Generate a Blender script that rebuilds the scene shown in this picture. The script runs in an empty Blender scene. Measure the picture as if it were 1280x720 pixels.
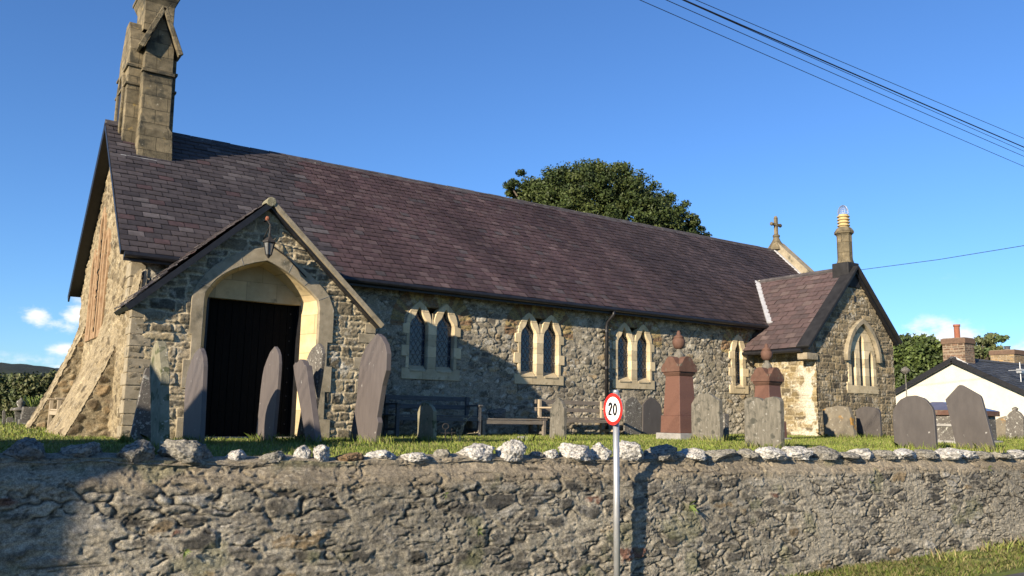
import bpy, bmesh, math, random
import numpy as np
from mathutils import Vector, Matrix, noise as mn
random.seed(7); rng = np.random.default_rng(7)
scene = bpy.context.scene
COL = scene.collection
# ------------------------------------------------------------------ camera (eye at the origin, metres)
FPX, PIT, ROL, YAW = 1043.44, .1527, .0180, .5984
Fv = np.array([math.sin(YAW)*math.cos(PIT), math.cos(YAW)*math.cos(PIT), math.sin(PIT)])
Rv = np.array([math.cos(YAW), -math.sin(YAW), 0.0]); Uv = np.cross(Rv, Fv)
Rv, Uv = math.cos(ROL)*Rv + math.sin(ROL)*Uv, -math.sin(ROL)*Rv + math.cos(ROL)*Uv
cd = bpy.data.cameras.new('camera'); cam = bpy.data.objects.new('camera', cd); COL.objects.link(cam)
cd.sensor_width = 36; cd.lens = FPX/1280*36; cd.clip_start = .05; cd.clip_end = 6000
cam.matrix_world = Matrix(((Rv[0], Uv[0], -Fv[0], 0), (Rv[1], Uv[1], -Fv[1], 0), (Rv[2], Uv[2], -Fv[2], 0), (0, 0, 0, 1)))
scene.camera = cam
# ------------------------------------------------------------------ sun, sky, exposure
S = Vector((6.6, 2.25, -2.42)).normalized()            # the way the light travels
sl = bpy.data.lights.new('sun', 'SUN'); sl.energy = 5.0; sl.angle = math.radians(.5); sl.color = (1, .85, .655)
so = bpy.data.objects.new('sun', sl); COL.objects.link(so); so.rotation_euler = S.to_track_quat('-Z', 'Y').to_euler()
so.location = (-30, -10, 20)
W = bpy.data.worlds.new('World'); scene.world = W; W.use_nodes = True
nt = W.node_tree; N = nt.nodes; L = nt.links; N.clear()
sky = N.new('ShaderNodeTexSky'); sky.sky_type = 'NISHITA'; sky.sun_disc = False
sky.sun_elevation = math.asin(-S.z); sky.sun_rotation = math.atan2(-S.x, -S.y)
sky.air_density = 1.0; sky.dust_density = .05; sky.ozone_density = 2.2; sky.altitude = 60
bg = N.new('ShaderNodeBackground'); bg.inputs[1].default_value = .051
wo = N.new('ShaderNodeOutputWorld'); L.new(bg.outputs[0], wo.inputs[0])
hs = N.new('ShaderNodeHueSaturation'); hs.inputs['Saturation'].default_value = 1.0; L.new(sky.outputs[0], hs.inputs['Color'])
tc = N.new('ShaderNodeTexCoord')
def wdir(u, v):
    r = Fv*FPX + Rv*(u-640) - Uv*(v-360); return r/np.linalg.norm(r)
tint = N.new('ShaderNodeMix'); tint.data_type = 'RGBA'; tint.blend_type = 'MULTIPLY'; tint.inputs['Factor'].default_value = 1; L.new(hs.outputs[0], tint.inputs[6]); tint.inputs[7].default_value = (.74, 1.14, 1.70, 1)
last = tint.outputs[2]
mp = N.new('ShaderNodeMapping'); mp.inputs['Scale'].default_value = (1, 1, 1.9); L.new(tc.outputs['Generated'], mp.inputs['Vector'])
cn = N.new('ShaderNodeTexNoise'); cn.inputs['Scale'].default_value = 22; cn.inputs['Detail'].default_value = 8; cn.inputs['Roughness'].default_value = .6
L.new(mp.outputs[0], cn.inputs['Vector'])
# clouds low over the horizon: (direction, radius, flatness, brightness)
acc = None
for (u, v, rad, flat, gain) in [(46, 396, .030, 1.5, 1.15), (98, 392, .034, 1.5, 1.15), (72, 404, .040, 2.4, .8), (84, 438, .032, 3.0, .8),
                               (30, 460, .11, 6.0, .7), (1165, 440, .070, 1.5, 1.3), (1268, 448, .050, 1.6, 1.2), (1215, 456, .07, 2.2, 1.2), (1240, 343, .16, 30, .12)]:
    d = wdir(u, v)
    sub = N.new('ShaderNodeVectorMath'); sub.operation = 'SUBTRACT'; L.new(tc.outputs['Generated'], sub.inputs[0]); sub.inputs[1].default_value = d
    sc = N.new('ShaderNodeVectorMath'); sc.operation = 'MULTIPLY'; L.new(sub.outputs[0], sc.inputs[0]); sc.inputs[1].default_value = (1, 1, flat)
    ln = N.new('ShaderNodeVectorMath'); ln.operation = 'LENGTH'; L.new(sc.outputs[0], ln.inputs[0])
    mr = N.new('ShaderNodeMapRange'); L.new(ln.outputs['Value'], mr.inputs['Value'])
    mr.inputs['From Min'].default_value = 0; mr.inputs['From Max'].default_value = rad; mr.inputs['To Min'].default_value = gain; mr.inputs['To Max'].default_value = 0
    if acc is None: acc = mr.outputs[0]
    else:
        m = N.new('ShaderNodeMath'); m.operation = 'MAXIMUM'; L.new(acc, m.inputs[0]); L.new(mr.outputs[0], m.inputs[1]); acc = m.outputs[0]
ad = N.new('ShaderNodeMath'); ad.operation = 'MULTIPLY_ADD'; L.new(cn.outputs['Fac'], ad.inputs[0]); ad.inputs[1].default_value = 3.2; L.new(acc, ad.inputs[2])
mr = N.new('ShaderNodeMapRange'); mr.interpolation_type = 'SMOOTHSTEP'; L.new(ad.outputs[0], mr.inputs['Value'])
mr.inputs['From Min'].default_value = 1.80; mr.inputs['From Max'].default_value = 2.60
gt = N.new('ShaderNodeMath'); gt.operation = 'GREATER_THAN'; L.new(acc, gt.inputs[0]); gt.inputs[1].default_value = 0.0
a5 = N.new('ShaderNodeMath'); a5.operation = 'MULTIPLY'; a5.use_clamp = True; L.new(acc, a5.inputs[0]); a5.inputs[1].default_value = 2.2
mu = N.new('ShaderNodeMath'); mu.operation = 'MULTIPLY'; L.new(mr.outputs[0], mu.inputs[0]); L.new(a5.outputs[0], mu.inputs[1])
mx = N.new('ShaderNodeMix'); mx.data_type = 'RGBA'; mx.clamp_factor = True
L.new(mu.outputs[0], mx.inputs['Factor']); L.new(last, mx.inputs[6]); mx.inputs[7].default_value = (9.5, 9.9, 10.6, 1)
L.new(mx.outputs[2], bg.inputs[0])
vs = scene.view_settings; vs.view_transform = 'Standard'; vs.look = 'None'; vs.exposure = 1.12; vs.gamma = 1; vs.use_curve_mapping = False
scene.render.engine = 'CYCLES'
# ------------------------------------------------------------------ rays of the survey used to set real positions
def ray(u, v): return Fv*FPX + Rv*(u-640) - Uv*(v-360)
def onY(u, v, y): r = ray(u, v); return r*y/r[1]
def onX(u, v, x): r = ray(u, v); return r*x/r[0]
def onZ(u, v, z): r = ray(u, v); return r*z/r[2]
def onD(u, v, d): return ray(u, v)*d/FPX
# ------------------------------------------------------------------ numpy value noise
TAB = rng.random((256, 256))
def vn(x, y, s=0):
    xi = np.floor(x).astype(int); yi = np.floor(y).astype(int); fx = x-xi; fy = y-yi
    fx = fx*fx*(3-2*fx); fy = fy*fy*(3-2*fy); xi = xi + s*37; yi = yi + s*71
    a = TAB[xi & 255, yi & 255]; b = TAB[(xi+1) & 255, yi & 255]; c = TAB[xi & 255, (yi+1) & 255]; d = TAB[(xi+1) & 255, (yi+1) & 255]
    return (a*(1-fx)+b*fx)*(1-fy)+(c*(1-fx)+d*fx)*fy
def fbm(x, y, s=0, o=4):
    t = 0; a = .5; n = 0
    for i in range(o): t = t + a*vn(x*2**i, y*2**i, s+i); n += a; a *= .5
    return t/n
def sstep(a, b, x): t = np.clip((x-a)/(b-a), 0, 1); return t*t*(3-2*t)
HT = np.random.default_rng(99).random((4096, 6))
# ------------------------------------------------------------------ materials
MATS = {}
KA = .70                                              # stone, timber and turf albedos as surveyed, scaled once
def base_nodes(name, rough, spec=.3):
    m = bpy.data.materials.new(name); m.use_nodes = True; nt = m.node_tree; b = nt.nodes['Principled BSDF']
    b.inputs['Roughness'].default_value = rough; b.inputs['Specular IOR Level'].default_value = spec
    MATS[name] = m; return m, nt, b
def noise_node(nt, scale, detail=5, rough=.6, vec=None):
    n = nt.nodes.new('ShaderNodeTexNoise'); n.inputs['Scale'].default_value = scale; n.inputs['Detail'].default_value = detail; n.inputs['Roughness'].default_value = rough
    if vec: nt.links.new(vec, n.inputs['Vector'])
    return n
def ramp(nt, fac, stops):
    r = nt.nodes.new('ShaderNodeValToRGB'); nt.links.new(fac, r.inputs[0]); e = r.color_ramp.elements
    while len(e) < len(stops): e.new(.5)
    for k, (p, c) in zip(e, stops): k.position = p; k.color = (*c, 1) if len(c) == 3 else c
    return r.outputs[0]
def mixc(nt, fac, a, b, mode='MIX'):
    m = nt.nodes.new('ShaderNodeMix'); m.data_type = 'RGBA'; m.blend_type = mode
    for s, k in ((fac, 0), (a, 6), (b, 7)):
        if isinstance(s, (int, float)): m.inputs[k].default_value = s
        elif isinstance(s, tuple): m.inputs[k].default_value = (*s, 1)
        else: nt.links.new(s, m.inputs[k])
    return m.outputs[2]
def add_bump(nt, b, fac, strength, dist):
    u = nt.nodes.new('ShaderNodeBump'); u.inputs['Strength'].default_value = strength; u.inputs['Distance'].default_value = dist
    nt.links.new(fac, u.inputs['Height']); nt.links.new(u.outputs[0], b.inputs['Normal'])
def vmat(name, rough=.9, ns=30, lo=.72, hi=1.28, bs=60, bump=.5, bd=.01, spec=.25, fine=None):
    """colour read from the mesh's own stone/slate/leaf colours, broken up by noise"""
    m, nt, b = base_nodes(name, rough, spec)
    at = nt.nodes.new('ShaderNodeAttribute'); at.attribute_name = 'Col'
    tcn = nt.nodes.new('ShaderNodeTexCoord')
    n = noise_node(nt, ns, 6, .65, tcn.outputs['Object'])
    g = ramp(nt, n.outputs['Fac'], [(.3, (lo,)*3), (.7, (hi,)*3)])
    nt.links.new(mixc(nt, 1.0, at.outputs['Color'], g, 'MULTIPLY'), b.inputs['Base Color'])
    n2 = noise_node(nt, bs, 5, .7, tcn.outputs['Object']); add_bump(nt, b, n2.outputs['Fac'], bump, bd)
    if fine:
        n3 = noise_node(nt, fine, 4, .7, tcn.outputs['Object']); g3 = ramp(nt, n3.outputs['Fac'], [(.32, (.55,)*3), (.5, (1, 1, 1)), (.68, (1.5,)*3)])
        lk = b.inputs['Base Color'].links[0].from_socket; nt.links.new(mixc(nt, 1.0, lk, g3, 'MULTIPLY'), b.inputs['Base Color'])
    return m
def pmat(name, c1, c2, ns=6, rough=.85, bs=60, bump=.3, bd=.006, spots=None, spec=.3, stretch=None, metal=0, soft=.05, blocks=None, calib=True):
    m, nt, b = base_nodes(name, rough, spec); b.inputs['Metallic'].default_value = metal
    tcn = nt.nodes.new('ShaderNodeTexCoord'); vec = tcn.outputs['Object']
    if stretch:
        mp = nt.nodes.new('ShaderNodeMapping'); mp.inputs['Scale'].default_value = stretch; nt.links.new(vec, mp.inputs[0]); vec2 = mp.outputs[0]
    else: vec2 = vec
    ka = KA if calib else 1
    c1 = tuple(q*ka for q in c1); c2 = tuple(q*ka for q in c2)
    n = noise_node(nt, ns, 7, .65, vec2)
    c = ramp(nt, n.outputs['Fac'], [(.33, c1), (.67, c2)])
    if spots:                                       # (colour, scale, threshold) blotches of lichen
        for (sc_, scl, th) in spots:
            k = noise_node(nt, scl, 4, .55, vec); f = ramp(nt, k.outputs['Fac'], [(th, (0, 0, 0)), (th+soft, (1, 1, 1))])
            c = mixc(nt, f, c, tuple(q*ka for q in sc_))
    n2 = noise_node(nt, bs, 5, .7, vec); hgt_ = n2.outputs['Fac']
    if blocks:                                      # ashlar courses: (block length, course height, joint)
        sp = nt.nodes.new('ShaderNodeSeparateXYZ'); nt.links.new(vec, sp.inputs[0]); ad_ = nt.nodes.new('ShaderNodeMath'); nt.links.new(sp.outputs[0], ad_.inputs[0]); nt.links.new(sp.outputs[1], ad_.inputs[1])
        cb2 = nt.nodes.new('ShaderNodeCombineXYZ'); nt.links.new(ad_.outputs[0], cb2.inputs[0]); nt.links.new(sp.outputs[2], cb2.inputs[1])
        bk_ = nt.nodes.new('ShaderNodeTexBrick'); nt.links.new(cb2.outputs[0], bk_.inputs['Vector']); bk_.inputs['Scale'].default_value = 1
        bk_.inputs['Brick Width'].default_value = blocks[0]; bk_.inputs['Row Height'].default_value = blocks[1]; bk_.inputs['Mortar Size'].default_value = blocks[2]; bk_.inputs['Mortar Smooth'].default_value = .4
        bk_.inputs['Color1'].default_value = (.68, .68, .66, 1); bk_.inputs['Color2'].default_value = (1.22, 1.18, 1.1, 1); bk_.inputs['Mortar'].default_value = (.55, .54, .5, 1)
        c = mixc(nt, 1.0, c, bk_.outputs['Color'], 'MULTIPLY')
        mh = nt.nodes.new('ShaderNodeMath'); mh.operation = 'MULTIPLY_ADD'; nt.links.new(bk_.outputs['Fac'], mh.inputs[0]); mh.inputs[1].default_value = -1.2; nt.links.new(hgt_, mh.inputs[2]); hgt_ = mh.outputs[0]
    nt.links.new(c, b.inputs['Base Color']); add_bump(nt, b, hgt_, bump, bd)
    return m
stone_m = vmat('rubble_stone', .92, 30, .58, 1.42, 70, .7, .012, fine=75)
wall_m = vmat('road_wall_stone', .93, 40, .55, 1.45, 110, .8, .009, fine=130)
slate_m = vmat('roof_slate', .62, 9, .72, 1.25, 40, .35, .006, spec=.45)
leaf_m = vmat('foliage', .6, 3, .8, 1.2, 10, 0, .001, spec=.25)
grass_m = vmat('grass_blade', .6, 2.2, .72, 1.25, 10, 0, .001, spec=.2)
rock_m = vmat('limestone_coping', .95, 38, .45, 1.35, 60, 1.0, .02)
brick_m = vmat('brick', .9, 40, .75, 1.25, 60, .5, .006)
ashlar_m = pmat('cream_ashlar', (.62, .51, .325), (.80, .685, .475), 5, .85, 70, .35, .006, spots=[((.34, .29, .19), 7, .60), ((.46, .43, .35), 20, .66)], soft=.14, blocks=(.62, .24, .006))
ashlar_g = pmat('weathered_ashlar', (.27, .23, .155), (.44, .38, .27), 6, .9, 60, .5, .01, spots=[((.14, .13, .095), 4, .58), ((.52, .50, .44), 22, .65)], soft=.12, blocks=None)
bell_m = pmat('bellcote_stone', (.13, .112, .075), (.32, .27, .175), 5, .9, 38, .9, .02, spots=[((.085, .08, .06), 2.6, .53), ((.50, .46, .36), 11, .66), ((.46, .34, .13), 6, .66)], soft=.10, blocks=(.46, .30, .008))
cream_m = pmat('porch_reveal_stone', (.56, .45, .255), (.74, .61, .38), 4, .8, 50, .3, .004, spots=[((.36, .30, .19), 5, .62)], soft=.12, blocks=(.52, .33, .006))
brickish = pmat('lancet_dressing', (.27, .155, .08), (.44, .31, .18), 9, .88, 50, .4, .008)
black_m = pmat('black_paint', (.010, .010, .012), (.022, .022, .025), 12, .45, 40, .15, .003, spec=.4)
blackboard = pmat('black_coping_paint', (.012, .012, .013), (.03, .03, .032), 5, .7, 30, .4, .01)
lead_m = pmat('lead_flashing', (.42, .43, .45), (.62, .63, .64), 8, .55, 40, .3, .004)
ridge_m = pmat('ridge_tile', (.05, .045, .05), (.12, .11, .11), 5, .75, 40, .5, .008, spots=[((.36, .35, .30), 7, .66)])
glass_m = pmat('leaded_glass', (.008, .013, .028), (.025, .04, .08), 9, .12, 14, .25, .01, spec=.7)
came_m = pmat('lead_came', (.14, .145, .15), (.24, .245, .25), 20, .5)
doorway_shade_m = pmat('doorway_shade_black', (.003, .003, .003), (.008, .007, .006), 9, .8, 30, .4, .006, stretch=(6, 6, .7), spec=.1)  # near-black: the dark inside of the open gateway put into the colour
slab_m = pmat('slate_headstone', (.118, .102, .097), (.150, .130, .122), 6, .62, 60, .25, .004, spots=[((.46, .45, .42), 13, .70)], spec=.4, stretch=(3, 3, .6))
slab_d = pmat('dark_slate_headstone', (.078, .070, .066), (.108, .097, .090), 4, .6, 60, .3, .004, spots=[((.46, .45, .42), 11, .705)], spec=.4, stretch=(2, 2, .7))
slab_b = pmat('slate_headstone_lichened', (.095, .088, .078), (.18, .165, .145), 5, .8, 50, .5, .008, spots=[((.47, .47, .42), 17, .60), ((.36, .36, .30), 45, .60)])
moss_m = pmat('mossy_headstone', (.20, .19, .12), (.36, .335, .235), 6, .95, 45, .8, .012, spots=[((.11, .12, .06), 5, .57), ((.5, .47, .38), 19, .63)])
sand_m = pmat('lichened_sandstone', (.125, .118, .095), (.25, .232, .19), 9, .95, 60, .8, .01, spots=[((.36, .35, .31), 16, .62), ((.085, .085, .07), 7, .56)], stretch=(2.5, 2.5, .6), soft=.09)
orange_m = pmat('orange_lichened_stone', (.16, .14, .11), (.26, .23, .17), 5, .95, 60, .7, .01, spots=[((.40, .22, .05), 3.5, .56), ((.38, .36, .30), 14, .62)])
red_m = pmat('red_granite', (.140, .066, .046), (.205, .104, .074), 70, .6, 60, .2, .002, spots=[((.15, .06, .04), 4, .64)], spec=.45)
redcap_m = pmat('red_granite_weathered', (.115, .062, .044), (.175, .095, .068), 9, .8, 60, .4, .006, spots=[((.17, .145, .11), 6, .58)], soft=.1)
conc_m = pmat('plinth_stone', (.30, .29, .27), (.44, .43, .40), 9, .95, 60, .5, .006)
wood_m = pmat('weathered_wood', (.16, .135, .11), (.30, .26, .21), 8, .85, 40, .5, .006, stretch=(.6, 6, 6))
wood_l = pmat('pale_weathered_wood', (.38, .31, .21), (.54, .45, .32), 8, .85, 40, .5, .006, stretch=(6, 6, .6))
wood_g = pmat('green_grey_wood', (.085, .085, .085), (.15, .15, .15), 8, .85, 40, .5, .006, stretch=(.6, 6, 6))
render_m = pmat('cream_render', (.66, .62, .52), (.76, .72, .62), 2, .9, 40, .2, .004, spots=[((.60, .55, .42), 1.2, .66)])
farslate = pmat('cottage_slate', (.055, .058, .065), (.11, .115, .125), 5, .7, 30, .5, .01, stretch=(2, 2, 8))
bark_m = pmat('bark', (.07, .055, .04), (.15, .12, .09), 8, .95, 20, .8, .02)
galv_m = pmat('galvanised_steel', (.44, .46, .48), (.62, .64, .66), 14, .42, 40, .1, .002, metal=.55, stretch=(1, 1, .4))
white_m = pmat('sign_white', (.80, .80, .79), (.84, .84, .83), 8, .5, 40, .02, calib=False)
red_s = pmat('sign_red', (.62, .022, .016), (.68, .03, .022), 8, .45, 40, .02, calib=False)
blk_s = pmat('sign_black', (.01, .01, .01), (.015, .015, .015), 8, .5, 40, .02)
cable_m = pmat('cable_rubber', (.012, .012, .016), (.02, .02, .025), 8, .6)
pot_m = pmat('buff_clay', (.50, .38, .17), (.64, .50, .25), 9, .85)
terra_m = pmat('terracotta', (.27, .10, .06), (.36, .14, .08), 9, .85)
iron_m = pmat('wrought_iron', (.02, .02, .02), (.05, .045, .04), 20, .6)
lglass = pmat('lantern_glass', (.13, .135, .14), (.24, .245, .24), 10, .15, spec=.7)
road_m = pmat('asphalt', (.075, .073, .07), (.15, .145, .14), 3, .92, 260, .7, .006, spots=[((.17, .165, .155), 120, .56)])
earth_m = pmat('turf_soil', (.09, .12, .022), (.15, .18, .04), 2.5, .95, 60, .8, .02)
field_m = pmat('field_grass', (.07, .105, .025), (.12, .16, .045), .2, .95, 4, .3, .05)
hill_m = pmat('wooded_hill', (.012, .020, .014), (.028, .040, .024), .02, .95, .05, .8, 4)
# ------------------------------------------------------------------ object helpers
def V3(p): return np.array(p, float)
ORIG = {}
def tag(o, label=None, cat=None, group=None, kind=None):
    for k, v in (('label', label), ('category', cat), ('group', group), ('kind', kind)):
        if v: o[k] = v
    return o
def empty(name, loc, label=None, cat=None, group=None, rz=0):
    o = bpy.data.objects.new(name, None); COL.objects.link(o); o.location = loc; o.empty_display_size = .2; o.rotation_euler.z = rz
    ORIG[o.name] = V3(loc); return tag(o, label, cat, group)
def worldloc(o): return ORIG[o.name]
def link(name, me, mats, parent=None, origin=None, local=False, smooth=False):
    """verts are world coordinates unless local=True (then relative to the parent)"""
    for m in (mats if isinstance(mats, (list, tuple)) else [mats]): me.materials.append(m)
    o = bpy.data.objects.new(name, me); COL.objects.link(o)
    if parent is not None: o.parent = parent
    pl = worldloc(parent) if parent is not None else V3((0, 0, 0))
    if local: ORIG[o.name] = pl
    else:
        n = len(me.vertices); co = np.empty(n*3); me.vertices.foreach_get('co', co); co = co.reshape(-1, 3)
        if origin is None: org = np.array([(co[:, 0].min()+co[:, 0].max())/2, (co[:, 1].min()+co[:, 1].max())/2, co[:, 2].min()]) if n else pl
        else: org = V3(origin)
        me.vertices.foreach_set('co', (co-org).ravel()); o.location = org-pl; ORIG[o.name] = org
    if smooth: me.polygons.foreach_set('use_smooth', [True]*len(me.polygons))
    me.update(); return o
def mesh(name, verts, faces):
    me = bpy.data.meshes.new(name); me.from_pydata([tuple(map(float, v)) for v in verts], [], faces); me.validate(); return me
def np_mesh(name, verts, quads, cols=None):
    """fast mesh from (n,3) verts and (m,k) faces"""
    me = bpy.data.meshes.new(name); n = len(verts); m, k = quads.shape
    me.vertices.add(n); me.vertices.foreach_set('co', np.asarray(verts, np.float32).ravel())
    me.loops.add(m*k); me.loops.foreach_set('vertex_index', quads.astype(np.int32).ravel())
    me.polygons.add(m); me.polygons.foreach_set('loop_start', np.arange(0, m*k, k, dtype=np.int32))
    try: me.polygons.foreach_set('loop_total', np.full(m, k, np.int32))
    except Exception: pass
    me.update(calc_edges=True)
    if cols is not None: setcol(me, cols)
    return me
def setcol(me, cols):
    a = me.color_attributes.new('Col', 'FLOAT_COLOR', 'POINT')
    c = np.ones((len(me.vertices), 4), np.float32); c[:, :3] = np.clip(np.asarray(cols)*KA, 0, 1); a.data.foreach_set('color', c.ravel())
def bev(o, w=.008, seg=2, ang=35):
    m = o.modifiers.new('edge', 'BEVEL'); m.width = w; m.segments = seg; m.limit_method = 'ANGLE'; m.angle_limit = math.radians(ang); return o
class MB:
    def __init__(s): s.v = []; s.f = []
    def add(s, vs, fs): k = len(s.v); s.v += [tuple(map(float, p)) for p in vs]; s.f += [tuple(i+k for i in f) for f in fs]; return s
    def box(s, x0, x1, y0, y1, z0, z1):
        v = [(x, y, z) for z in (z0, z1) for y in (y0, y1) for x in (x0, x1)]
        return s.add(v, [(0, 2, 3, 1), (4, 5, 7, 6), (0, 1, 5, 4), (2, 6, 7, 3), (0, 4, 6, 2), (1, 3, 7, 5)])
    def hexa(s, v): return s.add(v, [(0, 2, 3, 1), (4, 5, 7, 6), (0, 1, 5, 4), (2, 6, 7, 3), (0, 4, 6, 2), (1, 3, 7, 5)])
    def beam(s, a, b, w, h, up=(0, 0, 1)):
        a = Vector(a); b = Vector(b); d = (b-a).normalized(); u = Vector(up); r = d.cross(u).normalized(); u = r.cross(d)
        v = []
        for e in (a, b):
            for q in (-1, 1):
                for p in (-1, 1): v.append(e+r*(p*w/2)+u*(q*h/2))
        return s.add(v, [(0, 2, 3, 1), (4, 5, 7, 6), (0, 1, 5, 4), (2, 6, 7, 3), (0, 4, 6, 2), (1, 3, 7, 5)])
    def tube(s, pts, r, n=10, cap=True):
        pts = [Vector(p) for p in pts]; rr = r if isinstance(r, (list, tuple)) else [r]*len(pts); k = len(s.v); prev = None
        for i, p in enumerate(pts):
            d = (pts[min(i+1, len(pts)-1)]-pts[max(i-1, 0)]).normalized()
            if prev is None: prev = d.orthogonal().normalized()
            a = (prev-d*prev.dot(d)).normalized(); prev = a; b = d.cross(a)
            for j in range(n): t = 2*math.pi*j/n; q = p+(a*math.cos(t)+b*math.sin(t))*rr[i]; s.v.append(tuple(q))
        for i in range(len(pts)-1):
            for j in range(n): s.f.append((k+i*n+j, k+i*n+(j+1) % n, k+(i+1)*n+(j+1) % n, k+(i+1)*n+j))
        if cap: s.f.append(tuple(k+j for j in range(n))[::-1]); s.f.append(tuple(k+(len(pts)-1)*n+j for j in range(n)))
        return s
    def lathe(s, c, prof, n=20, ph=0):
        k = len(s.v)
        for (r, z) in prof:
            for j in range(n): t = 2*math.pi*j/n+ph; s.v.append((c[0]+r*math.cos(t), c[1]+r*math.sin(t), c[2]+z))
        for i in range(len(prof)-1):
            for j in range(n): s.f.append((k+i*n+j, k+i*n+(j+1) % n, k+(i+1)*n+(j+1) % n, k+(i+1)*n+j))
        s.f.append(tuple(k+j for j in range(n))[::-1]); s.f.append(tuple(k+(len(prof)-1)*n+j for j in range(n)))
        return s
    def build(s, name, mat, parent=None, origin=None, local=False, smooth=False, bevel=0):
        me = mesh(name, s.v, s.f); o = link(name, me, mat, parent, origin, local, smooth)
        if bevel: bev(o, bevel)
        return o
def slab(pts, nvec, th):
    """closed outline (list of 3D points) extruded along nvec by th"""
    m = MB(); n = len(pts); nv = V3(nvec)*th; a = [V3(p) for p in pts]; b = [p+nv for p in a]
    f = [tuple(range(n)), tuple(range(2*n-1, n-1, -1))]+[(i, n+i, n+(i+1) % n, (i+1) % n) for i in range(n)]
    m.add(a+b, f); return m
def plate(name, outer, holes, origin, A, B, Nn, depth, mat, parent=None, bevel=0.0):
    """flat plate with holes: outline in (a,b); thickness depth towards Nn"""
    cu = bpy.data.curves.new('t', 'CURVE'); cu.dimensions = '2D'; cu.fill_mode = 'BOTH'; cu.extrude = max(depth/2-bevel, .0005)
    if bevel: cu.bevel_depth = bevel; cu.bevel_resolution = 1; cu.offset = -bevel
    for lp in [outer]+holes:
        sp = cu.splines.new('POLY'); sp.points.add(len(lp)-1); sp.use_cyclic_u = True
        for p, q in zip(sp.points, lp): p.co = (q[0], q[1], 0, 1)
    o = bpy.data.objects.new('t', cu); COL.objects.link(o); dg = bpy.context.evaluated_depsgraph_get()
    me = bpy.data.meshes.new_from_object(o.evaluated_get(dg)); bpy.data.objects.remove(o); bpy.data.curves.remove(cu); me.name = name; me.materials.clear()
    n = len(me.vertices); co = np.empty(n*3); me.vertices.foreach_get('co', co); co = co.reshape(-1, 3)
    w = V3(origin)+co[:, :1]*V3(A)+co[:, 1:2]*V3(B)+(co[:, 2:3]+depth/2)*V3(Nn)
    me.vertices.foreach_set('co', w.ravel()); me.update()
    bm = bmesh.new(); bm.from_mesh(me); bmesh.ops.recalc_face_normals(bm, faces=bm.faces); bm.to_mesh(me); bm.free()
    return link(name, me, mat, parent)
def inpoly(x, y, poly):
    r = np.zeros(x.shape, bool); n = len(poly)
    for i in range(n):
        x1, y1 = poly[i]; x2, y2 = poly[(i+1) % n]
        if y1 == y2: continue
        c = ((y1 > y) != (y2 > y)) & (x < (x2-x1)*(y-y1)/(y2-y1)+x1); r ^= c
    return r
# ------------------------------------------------------------------ masonry
def voro(u, v, sx, sy, seed, wt=.35):
    iu = np.floor(u/sx).astype(int); iv = np.floor(v/sy).astype(int)
    F1 = np.full(u.shape, 9.); F2 = np.full(u.shape, 9.); ID = np.zeros(u.shape, int); DU = np.zeros(u.shape); DV = np.zeros(u.shape)
    for j in (-1, 0, 1):
        for i in (-2, -1, 0, 1, 2):
            a = iu+i; b = iv+j; h = (a*7349+b*9151+seed*613+(a*b) % 97*31) & 4095
            px = (a+.5+(HT[h, 0]-.5)*.95+(b & 1)*.5)*sx; py = (b+.5+(HT[h, 1]-.5)*.85)*sy
            du = (u-px)/sx; dv = (v-py)/sy
            d = (np.abs(du)**2.6+np.abs(dv)**2.6)**(1/2.6)-wt*(HT[h, 2]-.5)
            c = d < F1; F2 = np.where(c, F1, np.minimum(F2, d)); ID = np.where(c, h, ID); DU = np.where(c, du*sx, DU); DV = np.where(c, dv*sy, DV); F1 = np.where(c, d, F1)
    return (F2-F1)*min(sx, sy)*.55, ID, DU, DV
def courses(u, v, hm, wm, seed, split=.3):
    r = np.random.default_rng(seed); nb = int((v.max()-v.min())/hm*1.8)+6
    hb = np.cumsum(hm*(.6+.8*r.random(nb)))+v.min()-hm
    row = np.searchsorted(hb, v); row = np.clip(row, 1, nb-1); lo = hb[row-1]; hi = hb[row]
    d = np.zeros(u.shape); ID = np.zeros(u.shape, int); DU = np.zeros(u.shape); DV = np.zeros(u.shape)
    for k in np.unique(row):
        s = row == k; n = int((u.max()-u.min())/wm*2)+8
        ub = np.cumsum(wm*(.45+1.1*r.random(n)))+u.min()-wm*1.5; c = np.clip(np.searchsorted(ub, u[s]), 1, n-1)
        l = ub[c-1]; h_ = ub[c]; l0 = lo[s].copy(); h0 = hi[s].copy(); idd = (k*131+c*17+seed*7) & 4095
        sp = HT[idd, 5] < split; mid = l0+(h0-l0)*(.35+.3*HT[idd, 4]); up = v[s] > mid
        l0 = np.where(sp & up, mid, l0); h0 = np.where(sp & ~up, mid, h0); idd = np.where(sp & up, (idd+1009) & 4095, idd)
        dx = np.minimum(u[s]-l, h_-u[s]); dy = np.minimum(v[s]-l0, h0-v[s]); R = .03
        dd = np.where((dx < R) & (dy < R), R-np.hypot(R-np.minimum(dx, R), R-np.minimum(dy, R)), np.minimum(dx, dy))
        d[s] = dd; ID[s] = idd; DU[s] = u[s]-(l+h_)/2; DV[s] = v[s]-(l0+h0)/2
    return d, ID, DU, DV
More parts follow.
